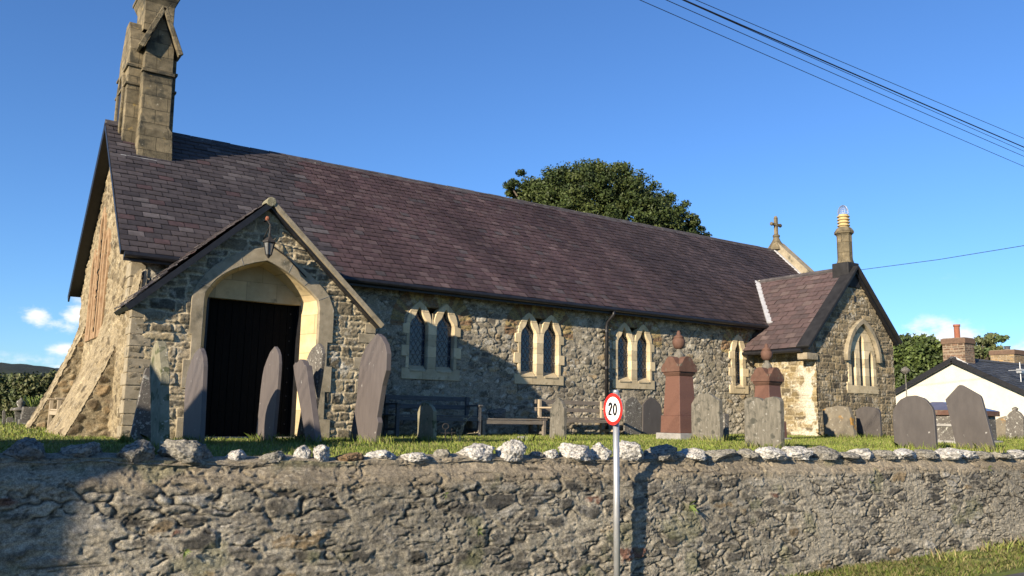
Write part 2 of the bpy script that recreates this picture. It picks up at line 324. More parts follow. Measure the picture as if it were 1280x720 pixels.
def masonry(name, origin, U, Vv, Nn, w, h, res, st, keep=None, hole=None, parent=None, mat=None, recolor=None, batter=None, seed=1):
    """a sheet of real relief: every stone stands proud of its joints; (u,v) in metres"""
    nu = int(w/res)+1; nv = int(h/res)+1
    u, v = np.meshgrid(np.linspace(0, w, nu), np.linspace(0, h, nv), indexing='ij')
    ou = u+seed*13.7; ov = v+seed*5.3
    wx = (fbm(ou*3.1, ov*3.1, seed, 3)-.5)*st.get('warp', .1); wy = (fbm(ou*2.7+9, ov*2.7+4, seed+5, 3)-.5)*st.get('warp', .1)*.8
    wx += (fbm(ou*16, ov*16, seed+2, 2)-.5)*st.get('warp2', .02); wy += (fbm(ou*16+7, ov*16+3, seed+3, 2)-.5)*st.get('warp2', .02)
    if st['kind'] == 'voro': d, ID, DU, DV = voro(ou+wx, ov+wy, st['sx'], st['sy'], seed, st.get('wt', .35))
    else: d, ID, DU, DV = courses(u+wx, v+wy, st['sy'], st['sx'], seed, st.get('split', .3))
    H = HT[ID]
    patch = fbm(ou*.9, ov*1.3, seed+8, 3)
    jw = st['joint']*(.55+1.2*fbm(ou*2.2, ov*2.2, seed+9, 2)) + st.get('smear', 0)*sstep(.48, .68, patch)
    m = sstep(jw*.55, jw*1.25+.006, d)
    hh = m*st['relief']*(.35+.9*H[..., 1]) + m*((H[..., 2]-.5)*DU+(H[..., 3]-.5)*DV)*st.get('tilt', .25)
    fine = fbm(ou*26, ov*34, seed+1, 4)-.5; mid_ = fbm(ou*9, ov*15, seed+4, 3)-.5
    hh = hh+fine*st['rough']+mid_*st['rough']*1.3*(.4+.6*m)
    if st.get('layer'):                                   # bedded slaty stone
        hh = hh+m*(fbm(ou*2.5+H[..., 4]*40, ov*42+H[..., 5]*30, seed+6, 3)-.5)*st['layer']
    if st.get('ridge'):                                   # sharp broken arrises and flakes
        rg = 1-np.abs(2*fbm(ou*6+(fbm(ou*3, ov*3, 77, 2)-.5)*3, ov*21, seed+21, 4)-1)*2.2; rg2 = 1-np.abs(2*fbm(ou*19, ov*48, seed+23, 3)-1)*2.2
        hh = hh+np.clip(rg, 0, 1)**2*st['ridge']+np.clip(rg2, 0, 1)**2*st['ridge']*.45
    hh = hh+(patch-.5)*st.get('bulge', .02)
    if batter is not None: hh = hh+batter(u, v)
    P = V3(origin)+u[..., None]*V3(U)+v[..., None]*V3(Vv)+hh[..., None]*V3(Nn)
    pal = np.array([p[:3] for p in st['pal']]); cw = np.cumsum([p[3] for p in st['pal']]); cw = cw/cw[-1]
    ci = np.clip(np.searchsorted(cw, H[..., 4]), 0, len(pal)-1)
    c = pal[ci]*(.72+.56*H[..., 0])[..., None]
    c = c*(.72+.56*fbm(ou*11, ov*11, seed+11, 4))[..., None]
    mot = fbm(ou*30, ov*30, seed+12, 3)
    if st.get('lichen'):
        lm = sstep(.56, .66, fbm(ou*6, ov*6, seed+13, 4)+.10*(H[..., 5]-.5)+st.get('lichen_bias', 0))*sstep(.35, .6, mot)*st['lichen']
        c = c*(1-lm[..., None])+np.array(st.get('lcol', (.50, .48, .42)))*lm[..., None]
    dm = sstep(.60, .72, fbm(ou*4+3, ov*4, seed+14, 4))*.5
    c = c*(1-dm[..., None])+c*np.array((.45, .43, .38))*dm[..., None]
    mc = np.array(st['mortar'])*(.65+.7*fbm(ou*14, ov*14, seed+15, 4))[..., None]
    c = mc*(1-m[..., None])+c*m[..., None]
    if st.get('crev'):                                     # open joints: the deepest of them darkened and set back
        cv = (1-sstep(.0, .010, d))*sstep(.5, .6, fbm(ou*5, ov*5, seed+16, 3))*st['crev']; c = c*(1-cv[..., None])+np.array((.03, .028, .024))*cv[..., None]
        P = P-(cv*.02)[..., None]*V3(Nn)
    if recolor is not None: c = recolor(u, v, c, P, H, m)
    c = c*np.array(st.get('cast', (1.03, 1.0, .93)))
    a = (np.arange(nu-1)[:, None]*nv+np.arange(nv-1)[None, :]); q = np.stack([a, a+nv, a+nv+1, a+1], -1).reshape(-1, 4)
    uc = ((u[:-1, :-1]+u[1:, 1:])/2).ravel(); vc = ((v[:-1, :-1]+v[1:, 1:])/2).ravel(); ok = np.ones(len(uc), bool)
    if keep is not None: ok &= inpoly(uc, vc, keep)
    for hp in (hole or []): ok &= ~inpoly(uc, vc, hp)
    q = q[ok]
    if np.dot(np.cross(U, Vv), Nn) < 0: q = q[:, ::-1]
    used = np.unique(q); mp_ = np.zeros(nu*nv, int); mp_[used] = np.arange(len(used))
    me = np_mesh(name, P.reshape(-1, 3)[used], mp_[q], c.reshape(-1, 3)[used])
    return link(name, me, mat or stone_m, parent, smooth=st.get('smooth', True))
GREYS = [(a*1.18, b*1.16, c*1.10, w) for a, b, c, w in [(.27, .25, .20, 4), (.20, .185, .155, 3), (.34, .31, .25, 2), (.16, .15, .135, 2), (.30, .24, .16, 1), (.42, .40, .35, 1)]]
NAVE = dict(kind='voro', sx=.225, sy=.115, joint=.010, relief=.018, rough=.016, tilt=.10, warp=.13, warp2=.045, layer=.010, smear=.016, bulge=.03, wt=.6,
            pal=GREYS, mortar=(.34, .31, .25), lichen=.85, lcol=(.60, .58, .52), lichen_bias=.012, crev=.8)
PORCH = dict(kind='rows', sx=.30, sy=.17, joint=.015, relief=.022, rough=.020, tilt=.12, warp=.10, warp2=.035, split=.35, bulge=.02,
             pal=[(.29, .25, .18, 4), (.205, .18, .13, 3), (.36, .31, .21, 2), (.14, .13, .105, 2)], mortar=(.50, .44, .32), lichen=.5, lcol=(.52, .50, .43))
WEST = dict(kind='voro', sx=.27, sy=.15, joint=.018, relief=.022, rough=.020, tilt=.12, warp=.15, warp2=.05, smear=.02, bulge=.04, wt=.5,
            pal=[(.26, .215, .14, 4), (.19, .155, .10, 3), (.37, .315, .215, 2), (.13, .105, .07, 2.5)], mortar=(.33, .28, .19), lichen=.6, lcol=(.48, .44, .34))
VESTF = dict(kind='rows', sx=.32, sy=.17, joint=.012, relief=.020, rough=.018, tilt=.10, warp=.07, warp2=.03, split=.35, bulge=.02,
             pal=[(.25, .205, .135, 4), (.18, .15, .10, 3), (.34, .275, .17, 2), (.14, .12, .09, 2)], mortar=(.31, .265, .185), lichen=.7, lcol=(.56, .52, .43))
VESTW = dict(kind='rows', sx=.30, sy=.17, joint=.013, relief=.018, rough=.016, tilt=.10, warp=.05, warp2=.03, split=.2, bulge=.02,
             pal=[(.265, .212, .118, 4), (.33, .27, .16, 3), (.17, .14, .088, 2), (.14, .118, .08, 1.5)], mortar=(.37, .32, .22), lichen=.9, lcol=(.58, .56, .49), lichen_bias=.02)
ROADW = dict(kind='voro', cast=(1.02, 1.01, .985), smooth=False, sx=.24, sy=.088, joint=.011, relief=.008, rough=.010, tilt=.09, warp=.14, warp2=.05, layer=.009, ridge=.009, smear=.050, bulge=.035, wt=.85,
             pal=[(.205, .188, .155, 5), (.150, .140, .118, 4), (.27, .25, .20, 3), (.10, .096, .085, 2), (.29, .225, .14, .5), (.20, .11, .08, .3), (.40, .38, .33, 1)], mortar=(.385, .35, .275), lichen=.5, lcol=(.56, .53, .46), crev=.9)

# ------------------------------------------------------------------ the setting: ground, road, verge, hill
def gz(x, y):
    """height of the churchyard turf"""
    x = np.asarray(x, float); y = np.asarray(y, float)
    z = -.43+.0040*np.clip(x-5, -10, 14)+.035*np.exp(-((y-9.3)/2.6)**2)
    far = sstep(26, 46, x)*sstep(8.0, 14.0, y); z = z*(1-far)+far*(-1.25)
    z = z-.0*y-sstep(24, 60, y)*.35*(x < 15)
    return z+.012*(vn(x*.8, y*.8, 3)-.5)*(y < 40)
xs = np.unique(np.concatenate([np.linspace(-4, 30, 120), np.linspace(-2500, -4, 30), np.linspace(30, 70, 30), np.linspace(70, 3000, 30)]))
ys = np.unique(np.concatenate([np.linspace(6.50, 20, 70), np.linspace(20, 70, 30), np.linspace(70, 3200, 30)]))
X, Y = np.meshgrid(xs, ys, indexing='ij'); Z = gz(X, Y)
a = (np.arange(len(xs)-1)[:, None]*len(ys)+np.arange(len(ys)-1)[None, :]); q = np.stack([a, a+len(ys), a+len(ys)+1, a+1], -1).reshape(-1, 4)
tag(link('churchyard_ground', np_mesh('ground', np.stack([X, Y, Z], -1).reshape(-1, 3), q), earth_m, smooth=True), kind='structure')
ROADZ = -1.75
tag(MB().add([(-3000, -3000, -2.2), (3500, -3000, -2.2), (3500, 3500, -2.2), (-3000, 3500, -2.2)], [(0, 1, 2, 3)]).build('field', field_m), kind='structure')
xs = np.linspace(-60, 90, 100); ys = np.concatenate([np.linspace(-60, -4, 10), np.linspace(-3, 5.3, 20)])
X, Y = np.meshgrid(xs, ys, indexing='ij'); Z = ROADZ+0*X
a = (np.arange(len(xs)-1)[:, None]*len(ys)+np.arange(len(ys)-1)[None, :]); q = np.stack([a, a+len(ys), a+len(ys)+1, a+1], -1).reshape(-1, 4)
tag(link('road', np_mesh('road', np.stack([X, Y, Z], -1).reshape(-1, 3), q), road_m), kind='structure')
def vz(x, y): return ROADZ+.010+.028*sstep(5.1, 5.8, y)+.02*vn(x*2, y*3, 5)
xs = np.linspace(-20, 60, 400); ys = np.linspace(5.02, 6.4, 22)
X, Y = np.meshgrid(xs, ys, indexing='ij'); Y = Y+(Y < 5.1)*.14*(vn(X*2.2, X*0, 9)-.5); Z = vz(X, Y)-(Y < 5.15)*.04
a = (np.arange(len(xs)-1)[:, None]*len(ys)+np.arange(len(ys)-1)[None, :]); q = np.stack([a, a+len(ys), a+len(ys)+1, a+1], -1).reshape(-1, 4)
tag(link('verge', np_mesh('verge', np.stack([X, Y, Z], -1).reshape(-1, 3), q), earth_m, smooth=True), kind='structure')
# far wooded hill on the left
hx = np.linspace(-420, 700, 140); hy = np.linspace(900, 1500, 14); X, Y = np.meshgrid(hx, hy, indexing='ij')
t = (Y-900)/600; top = 62+14*(fbm(X/170+3, X*0, 6, 3)-.5)*2-.045*(X+0); prof = np.sin(np.clip(t*1.25, 0, 1)*math.pi/2)
Z = -2+np.maximum(top, 12)*prof+5*(fbm(X/18, Y/18, 4, 3)-.5)*(t > .3)
a = (np.arange(139)[:, None]*14+np.arange(13)[None, :]); q = np.stack([a, a+14, a+15, a+1], -1).reshape(-1, 4)
tag(link('far_hill', np_mesh('hill', np.stack([X, Y, Z], -1).reshape(-1, 3), q), hill_m, smooth=True), kind='structure')

# ------------------------------------------------------------------ grass
def blades(name, x, y, z, h0, h1, w, label, lean=.35, pal=None, seed=0):
    r = np.random.default_rng(seed); n = len(x); h = h0+(h1-h0)*r.random(n)**1.6; t = r.random(n)*2*math.pi
    dx = np.cos(t)*w*(.6+.8*r.random(n)); dy = np.sin(t)*w; b = r.normal(size=(n, 2))*lean*h[:, None]
    base = np.stack([x, y, z], -1)
    p0 = base+np.stack([-dx, -dy, 0*x], -1); p1 = base+np.stack([dx, dy, 0*x], -1)
    m0 = base+np.stack([-dx*.7+b[:, 0]*.35, -dy*.7+b[:, 1]*.35, h*.6], -1); m1 = base+np.stack([dx*.7+b[:, 0]*.35, dy*.7+b[:, 1]*.35, h*.6], -1)
    p2 = base+np.stack([b[:, 0], b[:, 1], h], -1)
    v = np.stack([p0, p1, m1, p2, m0], 1).reshape(-1, 3); q = np.arange(n*5).reshape(-1, 5)
    pal = np.array(pal); c = pal[r.integers(0, len(pal), n)]*(.7+.6*r.random(n))[:, None]
    g = fbm(x*1.3, y*1.3, 7, 3)[:, None]; c = c*(.7+.6*g)
    o = link(name, np_mesh(name, v, q, np.repeat(c, 5, 0)), grass_m); return tag(o, label, kind='stuff')
GP = [(.17, .235, .035), (.21, .27, .045), (.13, .19, .03), (.27, .30, .07), (.32, .30, .12)]
n = 210000; r = np.random.default_rng(3)
d = 6.55+(r.random(n)**1.5)*10; x = -1+r.random(n)*27
az = np.arctan2(x, d); ok = (az > -.02) & (az < 1.22)
x = x[ok]; d = d[ok]
church_zone = ((x > 2.3) & (d > 15.7)) | ((x > 2.3) & (x < 6.3) & (d > 13.7)) | ((x > 19) & (d > 13.7))
x = x[~church_zone]; d = d[~church_zone]
blades('churchyard_grass', x, d, gz(x, d)-.005,   .015, .055, .0035, 'short green turf growing among the headstones', pal=GP, seed=1)
x = r.random(26000)*16-12; d = 15+r.random(26000)*14; ok = (x < 2.0) & (x > -1.0+.0*d) ; x = x[ok]; d = d[ok]
blades('lawn_grass', x, d, gz(x, d)-.005, .03, .09, .006, 'short green turf beyond the west end of the church', pal=GP, seed=5)
n = 70000; x = 4+r.random(n)*16; y = 5.2+r.random(n)**.8*.97; kk = (vn(x*1.7, y*3, 8) > .3)*(r.random(n) < sstep(7.0, 9.6, x)+.15); x = x[kk]; y = y[kk]
blades('verge_grass', x, y, vz(x, y)-.01, .015, .085, .004, 'rough grass and weeds along the foot of the road wall', .6,
       [(.12, .17, .03), (.16, .21, .04), (.09, .12, .03), (.30, .27, .12), (.24, .20, .10)], 2)
n = 1500; x = 5+r.random(n)*13; y = 5.75+r.random(n)*.4; kk = (vn(x*1.3, y, 18) > .5)*(x > 8); x = x[kk]; y = y[kk]
blades('wall_foot_weeds', x, y, vz(x, y)-.01, .06, .20, .007, 'taller pale weeds growing against the foot of the road wall', .45, [(.30, .32, .09), (.20, .26, .06), (.36, .30, .16)], 4)

# ------------------------------------------------------------------ the road wall
rw = empty('road_wall', (8, 6.3, ROADZ), 'long rough rubble stone wall along the road with boulders set along its top', 'wall')
WY = 6.2; WX0, WX1 = -3.0, 20.0
def wtop(x): return -.335-.0105*np.clip(x, 0, 30)
def rbatter(u, v): return -.05*(v/1.4)-.20*sstep(1.27, 1.46, v)**2*.5
def rrec(u, v, c, P, H, m):
    cap = sstep(1.25, 1.33, v+.10*(fbm(u*2.5, v*2, 31, 3)-.5)); cc = np.array((.33, .28, .20))*(.75+.5*fbm(u*7, v*9, 32, 4))[..., None]
    c = c*(1-.85*cap[..., None])+cc*.85*cap[..., None]
    st = sstep(.55, .75, fbm(u*.5, v*.9, 33, 3)); c = c*(1-.25*st[..., None])
    c = c*(.74+.52*fbm(u*4.5+3, v*26, 36, 4))[..., None]
    fl = 1-np.abs(2*fbm(u*3.2+(fbm(u*2.2, v*2.2, 71, 2)-.5)*2.4, v*15, 72, 4)-1)*2; ck = sstep(.90, .975, fl)*sstep(.42, .56, fbm(u*2.3, v*4.1, 73, 3))
    c = c*(1-.55*ck[..., None])
    P -= (ck*.012)[..., None]*V3((0, -1, 0))
    hl = sstep(.88, .97, 1-np.abs(2*fbm(u*4.1+9, v*22, 74, 4)-1)*2)*sstep(.5, .62, fbm(u*1.9, v*3.3, 75, 3)); c = c*(1-.5*hl[..., None])+np.array((.50, .455, .36))*.5*hl[..., None]
    gr = sstep(.66, .74, fbm(u*2.1+5, v*2.6, 34, 4)); c = c*(1-.45*gr[..., None])+np.array((.17, .18, .09))*.45*gr[..., None]
    return c
HW = 1.50
b = masonry('wall_face', (WX0, WY, ROADZ-.05), (1, 0, 0), (0, 0, 1), (0, -1, 0), WX1-WX0, HW, .0095, ROADW, None, None, rw, wall_m, rrec, rbatter, 2)
# shape the top to the slightly falling line
me = b.data; nvv = len(me.vertices); co = np.empty(nvv*3); me.vertices.foreach_get('co', co); co = co.reshape(-1, 3); og = ORIG[b.name]
xw = co[:, 0]+og[0]; zz = co[:, 2]+og[2]; tgt = wtop(xw); k = (zz-(ROADZ-.05))/HW
co[:, 2] = (ROADZ-.05)+k*(tgt-(ROADZ-.05)+.012*np.sin(xw*1.9)+.02*(vn(xw*3, xw*0, 3)-.5))-og[2]
me.vertices.foreach_set('co', co.ravel()); me.update()
# mortared top bed and the back
nx_, ny_ = 1600, 22; xs = np.linspace(WX0, WX1, nx_); ts = np.linspace(0, 1, ny_); X, T = np.meshgrid(xs, ts, indexing='ij')
Yt = WY+.143+T*.337; Zt = wtop(X)+.012*np.sin(X*1.9)+.02*(vn(X*3, X*0, 3)-.5)-.008+.035*np.sin(T*math.pi)+.03*(fbm(X*9, T*5, 8, 4)-.5)
Zt = Zt-sstep(.88, 1, T)*.25-(1-sstep(.0, .1, T))*.02
cc = np.array((.33, .285, .205))*(.6+.8*fbm(X*8, T*4, 9, 4))[..., None]
a = (np.arange(nx_-1)[:, None]*ny_+np.arange(ny_-1)[None, :]); q = np.stack([a, a+ny_, a+ny_+1, a+1], -1).reshape(-1, 4)
link('mortar_bed', np_mesh('mortar_bed', np.stack([X, Yt, Zt], -1).reshape(-1, 3), q, cc.reshape(-1, 3)), wall_m, rw, smooth=True)
MB().box(WX0, WX1, WY+.14, WY+.42, ROADZ-.1, -.62).build('wall_core', conc_m, rw)
# the wall goes on beyond both ends of the picture
RW2 = dict(ROADW); RW2['smooth'] = True
for xa, xb, res_ in ((WX1, 46.0, .035), (-5.95, WX0, .02)):
    za_ = float(wtop(np.array((xa+xb)/2 if xa > 0 else 0)))
    masonry('wall_face', (xa, WY, ROADZ-.05), (1, 0, 0), (0, 0, 1), (0, -1, 0), xb-xa, za_-ROADZ+.05, res_, RW2, None, None, rw, wall_m, None, None, 5)
    MB().box(xa, xb, WY+.02, WY+.48, ROADZ-.1, za_-.01).build('wall_core', conc_m, rw)
def boulder(w, dd, h, seed, col, sharp=1.0):
    bm = bmesh.new(); bmesh.ops.create_icosphere(bm, subdivisions=5, radius=1)
    o3 = Vector((seed*3.1, seed*1.7, seed*.9)); vs_ = []; cs = []
    planes = [Vector(rng.normal(size=3)).normalized() for _ in range(14)]; offs = [.62+.28*rng.random() for _ in range(14)]
    for v in bm.verts:
        p = v.co.copy()
        for pl, of in zip(planes, offs):
            dd_ = p.dot(pl)
            if dd_ > of: p -= pl*(dd_-of)*.95
        nn = mn.fractal(p*1.6+o3, .9, 2.1, 5); n2 = mn.fractal(p*5+o3, .8, 2.2, 4); n3 = abs(mn.noise(p*9+o3))
        n4 = mn.fractal(p*11+o3, .7, 2.1, 3); p = p*(1.06+.16*nn+.08*n2*sharp-.12*n3+.06*n4)
        vs_.append((p.x*w/2, p.y*dd/2, max(p.z, -.55)*h*.62+h*.34))
        k = mn.noise(p*5+o3)*.5+mn.noise(p*14+o3)*.6; l = min(max((k-.06)*6, 0), 1); cv = min(max((.25-n3*1.6-.02)*6, 0), 1)*.0
        c = np.array(col)*(.75+.5*(nn*.5+.5)); c = c*(1-l*.75)+np.array((.07, .068, .06))*l*.75
        cs.append(c)
    me = bpy.data.meshes.new('coping_stone'); bm.to_mesh(me); bm.free(); me.vertices.foreach_set('co', np.array(vs_).ravel()); setcol(me, np.array(cs)); return me
WH = (.74, .72, .66); GY = (.40, .38, .32); DK = (.32, .31, .28); BR = (.33, .22, .12)
ROCKS = [(8, 62, 550, DK), (78, 127, 552, GY), (143, 192, 551, GY), (203, 268, 547, GY), (285, 314, 563, WH), (326, 357, 564, GY), (370, 392, 557, WH), (391, 415, 558, WH),
         (424, 455, 565, BR), (462, 499, 564, WH), (503, 535, 565, WH), (546, 568, 561, GY), (580, 617, 553, WH), (623, 656, 552, WH), (664, 684, 565, GY), (682, 700, 562, WH),
         (701, 742, 554, WH), (746, 768, 555, WH), (773, 806, 554, WH), (812, 850, 557, GY), (836, 860, 562, WH), (854, 880, 561, WH), (880, 922, 561, GY), (922, 947, 562, GY), (946, 978, 559, WH),
         (977, 1014, 558, WH), (1013, 1047, 559, GY), (1045, 1069, 564, GY), (1066, 1097, 561, WH), (1094, 1117, 563, GY), (1115, 1147, 561, WH), (1146, 1176, 562, GY),
         (1172, 1200, 561, WH), (1196, 1220, 563, WH), (1218, 1240, 565, GY), (1238, 1260, 563, GY), (1258, 1284, 562, WH)]
for i, (u0, u1, vt, c) in enumerate(ROCKS):
    p0 = onY(u0, 572, WY+.20); p1 = onY(u1, 572, WY+.20); pt = onY((u0+u1)/2, vt, WY+.24); w = (p1[0]-p0[0]); cx = (p0[0]+p1[0])/2
    zb = float(wtop(cx))-.02; h = max(pt[2]-zb, .06)
    dp = min(max(w*.9, .16), .34); me = boulder(w*1.0, dp, h*1.12, i+1, c); o = link('coping_stone', me, rock_m, rw, local=True, smooth=True)
    L0 = V3((cx, WY+.24+.03*math.sin(i*2.3), zb)); o.location = L0-ORIG[rw.name]; ORIG[o.name] = L0
    o.rotation_euler.z = .2*math.sin(i*1.7)
for i in range(3):   # a few beyond the picture so that the wall goes on
    me = boulder(.4, .3, .16, 60+i, GY); o = link('coping_stone', me, rock_m, rw, local=True, smooth=True); L0 = V3((-.9-i*.7, WY+.24, -.36)); o.location = L0-ORIG[rw.name]

# ------------------------------------------------------------------ the church
NW, NE, NS = 2.65, 24.3, 15.8            # nave: west face, east face, south face
RY, HWID = 18.97, 3.47; EZ, RZ = 2.72, 6.05; SLP = (RZ-EZ)/HWID; NN = 2*RY-NS
GB = -.62
ch = empty('church', (12, 17, -.45), 'long grey stone church with purple slate roof, west bellcote, gabled porch and vestry', 'church')
def lancet(cx, hw, z0, zs, za):
    return [(cx-hw, z0), (cx+hw, z0), (cx+hw, zs), (cx+hw*.96, zs+(za-zs)*.18), (cx+hw*.80, zs+(za-zs)*.34), (cx+hw*.52, zs+(za-zs)*.48), (cx+hw*.36, zs+(za-zs)*.62), (cx+hw*.22, zs+(za-zs)*.80),
            (cx, za), (cx-hw*.22, zs+(za-zs)*.80), (cx-hw*.36, zs+(za-zs)*.62), (cx-hw*.52, zs+(za-zs)*.48), (cx-hw*.80, zs+(za-zs)*.34), (cx-hw*.96, zs+(za-zs)*.18), (cx-hw, zs)]
def arc_head(cx, hw, zs, za, n=7):
    """pointed head from the right springing over to the left"""
    R = (hw*hw+(za-zs)**2)/(2*hw); out = []
    for i in range(n+1):
        z = zs+(za-zs)*math.sin(math.pi/2*i/n); xx = hw-R+math.sqrt(max(R*R-(z-zs)**2, 0)); out.append((cx+xx, z))
    return out+[(2*cx-x, z) for x, z in out[::-1][1:]]
WIN = [(8.70, 2), (11.58, 2), (14.55, 2), (18.50, 1)]
holes = []
for cx, k in WIN:
    hw = .60 if k == 2 else .28
    holes.append([(cx-hw, .78), (cx+hw, .78), (cx+hw, 1.9), (cx+hw*.6, 2.3), (cx-hw*.6, 2.3), (cx-hw, 1.9)])
def nrec(u, v, c, P, H, m):
    x = u+NW; z = v+GB
    for cx, k in WIN:
        for ox in ((-.32, .32) if k == 2 else (0,)):
            r_ = np.hypot(x-cx-ox, (z-1.95)*.95); band = (r_ > .36) & (r_ < .68) & (z > 1.85) & (np.abs(x-cx-ox*1.0) < .75)
            ang = np.arctan2(z-1.95, x-cx-ox); kx = np.floor(ang*5.2+cx).astype(int) & 4095; hc = HT[kx*7 & 4095]
            bc = np.where(hc[..., 0:1] < .6, np.array((.36, .28, .14)), np.array((.27, .18, .11)))*(.75+.5*hc[..., 1:2])
            jn = np.abs((ang*5.2+cx) % 1-.5) > .44; bc = np.where(jn[..., None], np.array((.2, .18, .14)), bc)*(.75+.5*fbm(x*12, z*12, 5, 3))[..., None]
            c = np.where(band[..., None], bc, c)
    lim = sstep(.50, .62, fbm(x*.8, z*1.6, 41, 3)+.05*(z-1)); lw = lim*sstep(.5, .62, fbm(x*9, z*9, 42, 4))
    c = c*(1-.55*lw[..., None])+np.array((.60, .56, .48))*.55*lw[..., None]
    return c
hN = EZ+.25-GB
masonry('nave_wall', (NW, NS, GB), (1, 0, 0), (0, 0, 1), (0, -1, 0), NE-NW, hN, .019, NAVE, None, [[(x-NW, z-GB) for x, z in h] for h in holes], ch, None, nrec, None, 3)
plate('nave_wall_core', [(NW+.02, GB), (NE, GB), (NE, EZ+.3), (NW+.02, EZ+.3)], [[(x, z) for x, z in h] for h in holes], (0, NS+.03, 0), (1, 0, 0), (0, 0, 1), (0, 1, 0), .5, ashlar_g, ch)
# north side and east gable, plain rubble
MB().box(NW+.03, NE, NN-.5, NN, GB, EZ+.3).build('nave_wall', ashlar_g, ch)
def gable_pts(x, inset=0): return [(NS+inset, GB), (NN-inset, GB), (NN-inset, EZ+.30), (RY, RZ-.10), (NS+inset, EZ+.30)]
east = slab([(NE, y, z) for y, z in gable_pts(NE)], (-1, 0, 0), .5); east.build('gable_wall', ashlar_g, ch)
wlan = [(20.33, .17, 1.60, 3.35), (19.55, .20, 1.60, 4.15), (18.75, .17, 1.60, 3.55)]      # west lancets: y, half width, sill, apex
whole = [[(c-h, z0), (c+h, z0), (c+h, za-.35), (c, za), (c-h, za-.35)] for c, h, z0, za in wlan]
gp = [(y-NS, z-GB) for y, z in gable_pts(0)]
def wbat(u, v): return .05*(1-np.clip(v/1.9, 0, 1))
masonry('gable_wall', (NW, NS, GB), (0, 1, 0), (0, 0, 1), (-1, 0, 0), NN-NS, RZ-GB, .022, WEST, gp, [[(y-NS, z-GB) for y, z in h] for h in whole], ch, None, None, wbat, 4)
plate('gable_wall_core', [(y, z) for y, z in gable_pts(0, .04)], whole, (NW+.03, 0, 0), (0, 1, 0), (0, 0, 1), (1, 0, 0), .5, ashlar_g, ch)
for (c, h, z0, za) in wlan:
    o_ = [(c-h-.13, z0-.14), (c+h+.13, z0-.14)]+arc_head(c, h+.13, za-.42, za+.18, 5); i_ = [(c-h, z0), (c+h, z0)]+arc_head(c, h, za-.42, za, 5)
    w_ = plate('window', o_, [i_], (NW-.045, 0, 0), (0, 1, 0), (0, 0, 1), (1, 0, 0), .30, brickish, ch, .008)
    slab([(NW+.20, y, z) for y, z in i_], (1, 0, 0), .02).build('glass', glass_m, w_)
# battered buttresses on the west face
def buttress(y0, y1, proj_, ztop, seed, ex=1.35):
    """the corner flares out towards its foot"""
    hgt = ztop-GB
    prof = lambda v: proj_*np.clip(1-v/hgt, 0, 1)**ex
    bt = masonry('buttress', (NW+.02, y0, GB), (0, 1, 0), (0, 0, 1), (-1, 0, 0), y1-y0, hgt, .021, WEST, None, None, ch, None, None, lambda u, v: prof(v), seed)
    zs_ = np.linspace(0, hgt, 12); tri = [(proj_-float(prof(z)), float(z)) for z in zs_]+[(proj_+.05, hgt), (proj_+.05, 0)]
    W2 = dict(WEST); W2['pal'] = [(.30, .24, .15, 3), (.22, .17, .11, 3), (.36, .27, .16, 2)]
    masonry('buttress_side', (NW-proj_+.02, y0+.01, GB), (1, 0, 0), (0, 0, 1), (0, -1, 0), proj_, hgt, .022, W2, tri, None, bt, None, None, None, seed+1)
    ol = [(NW-float(prof(z))+.06, float(z)+GB) for z in zs_]+[(NW+.1, ztop), (NW+.1, GB)]
    slab([(x, y0+.03, z) for x, z in ol], (0, 1, 0), y1-y0-.05).build('buttress_core', ashlar_g, bt)
buttress(14.95, 17.85, 1.02, 2.35, 6, 1.5)
buttress(20.95, NN, 1.00, 2.0, 8, 1.25)
# quoins
def quoins(xc, yc, z0, z1, sx_, sy_, mat, seed, name='quoins', prd=.018):
    """alternating dressed blocks round a corner; sx_,sy_ = direction of the two returns"""
    m = MB(); r = random.Random(seed); z = z0; k = 0
    while z < z1-.06:
        h = r.uniform(.17, .27); h = min(h, z1-z); a, b = ((.34, .20), (.20, .34))[k % 2]; a *= r.uniform(.85, 1.15); b *= r.uniform(.85, 1.15)
        xa, xb = sorted((xc-sx_*prd, xc+sx_*a)); ya, yb = sorted((yc-sy_*prd, yc+sy_*b)); m.box(xa, xb, ya, yb, z+.006, z+h-.006); z += h; k += 1
    return m.build(name, mat, ch, bevel=.012)
quoins(NW, NS, 1.3, EZ+.10, 1, 1, ashlar_g, 4, prd=.04)
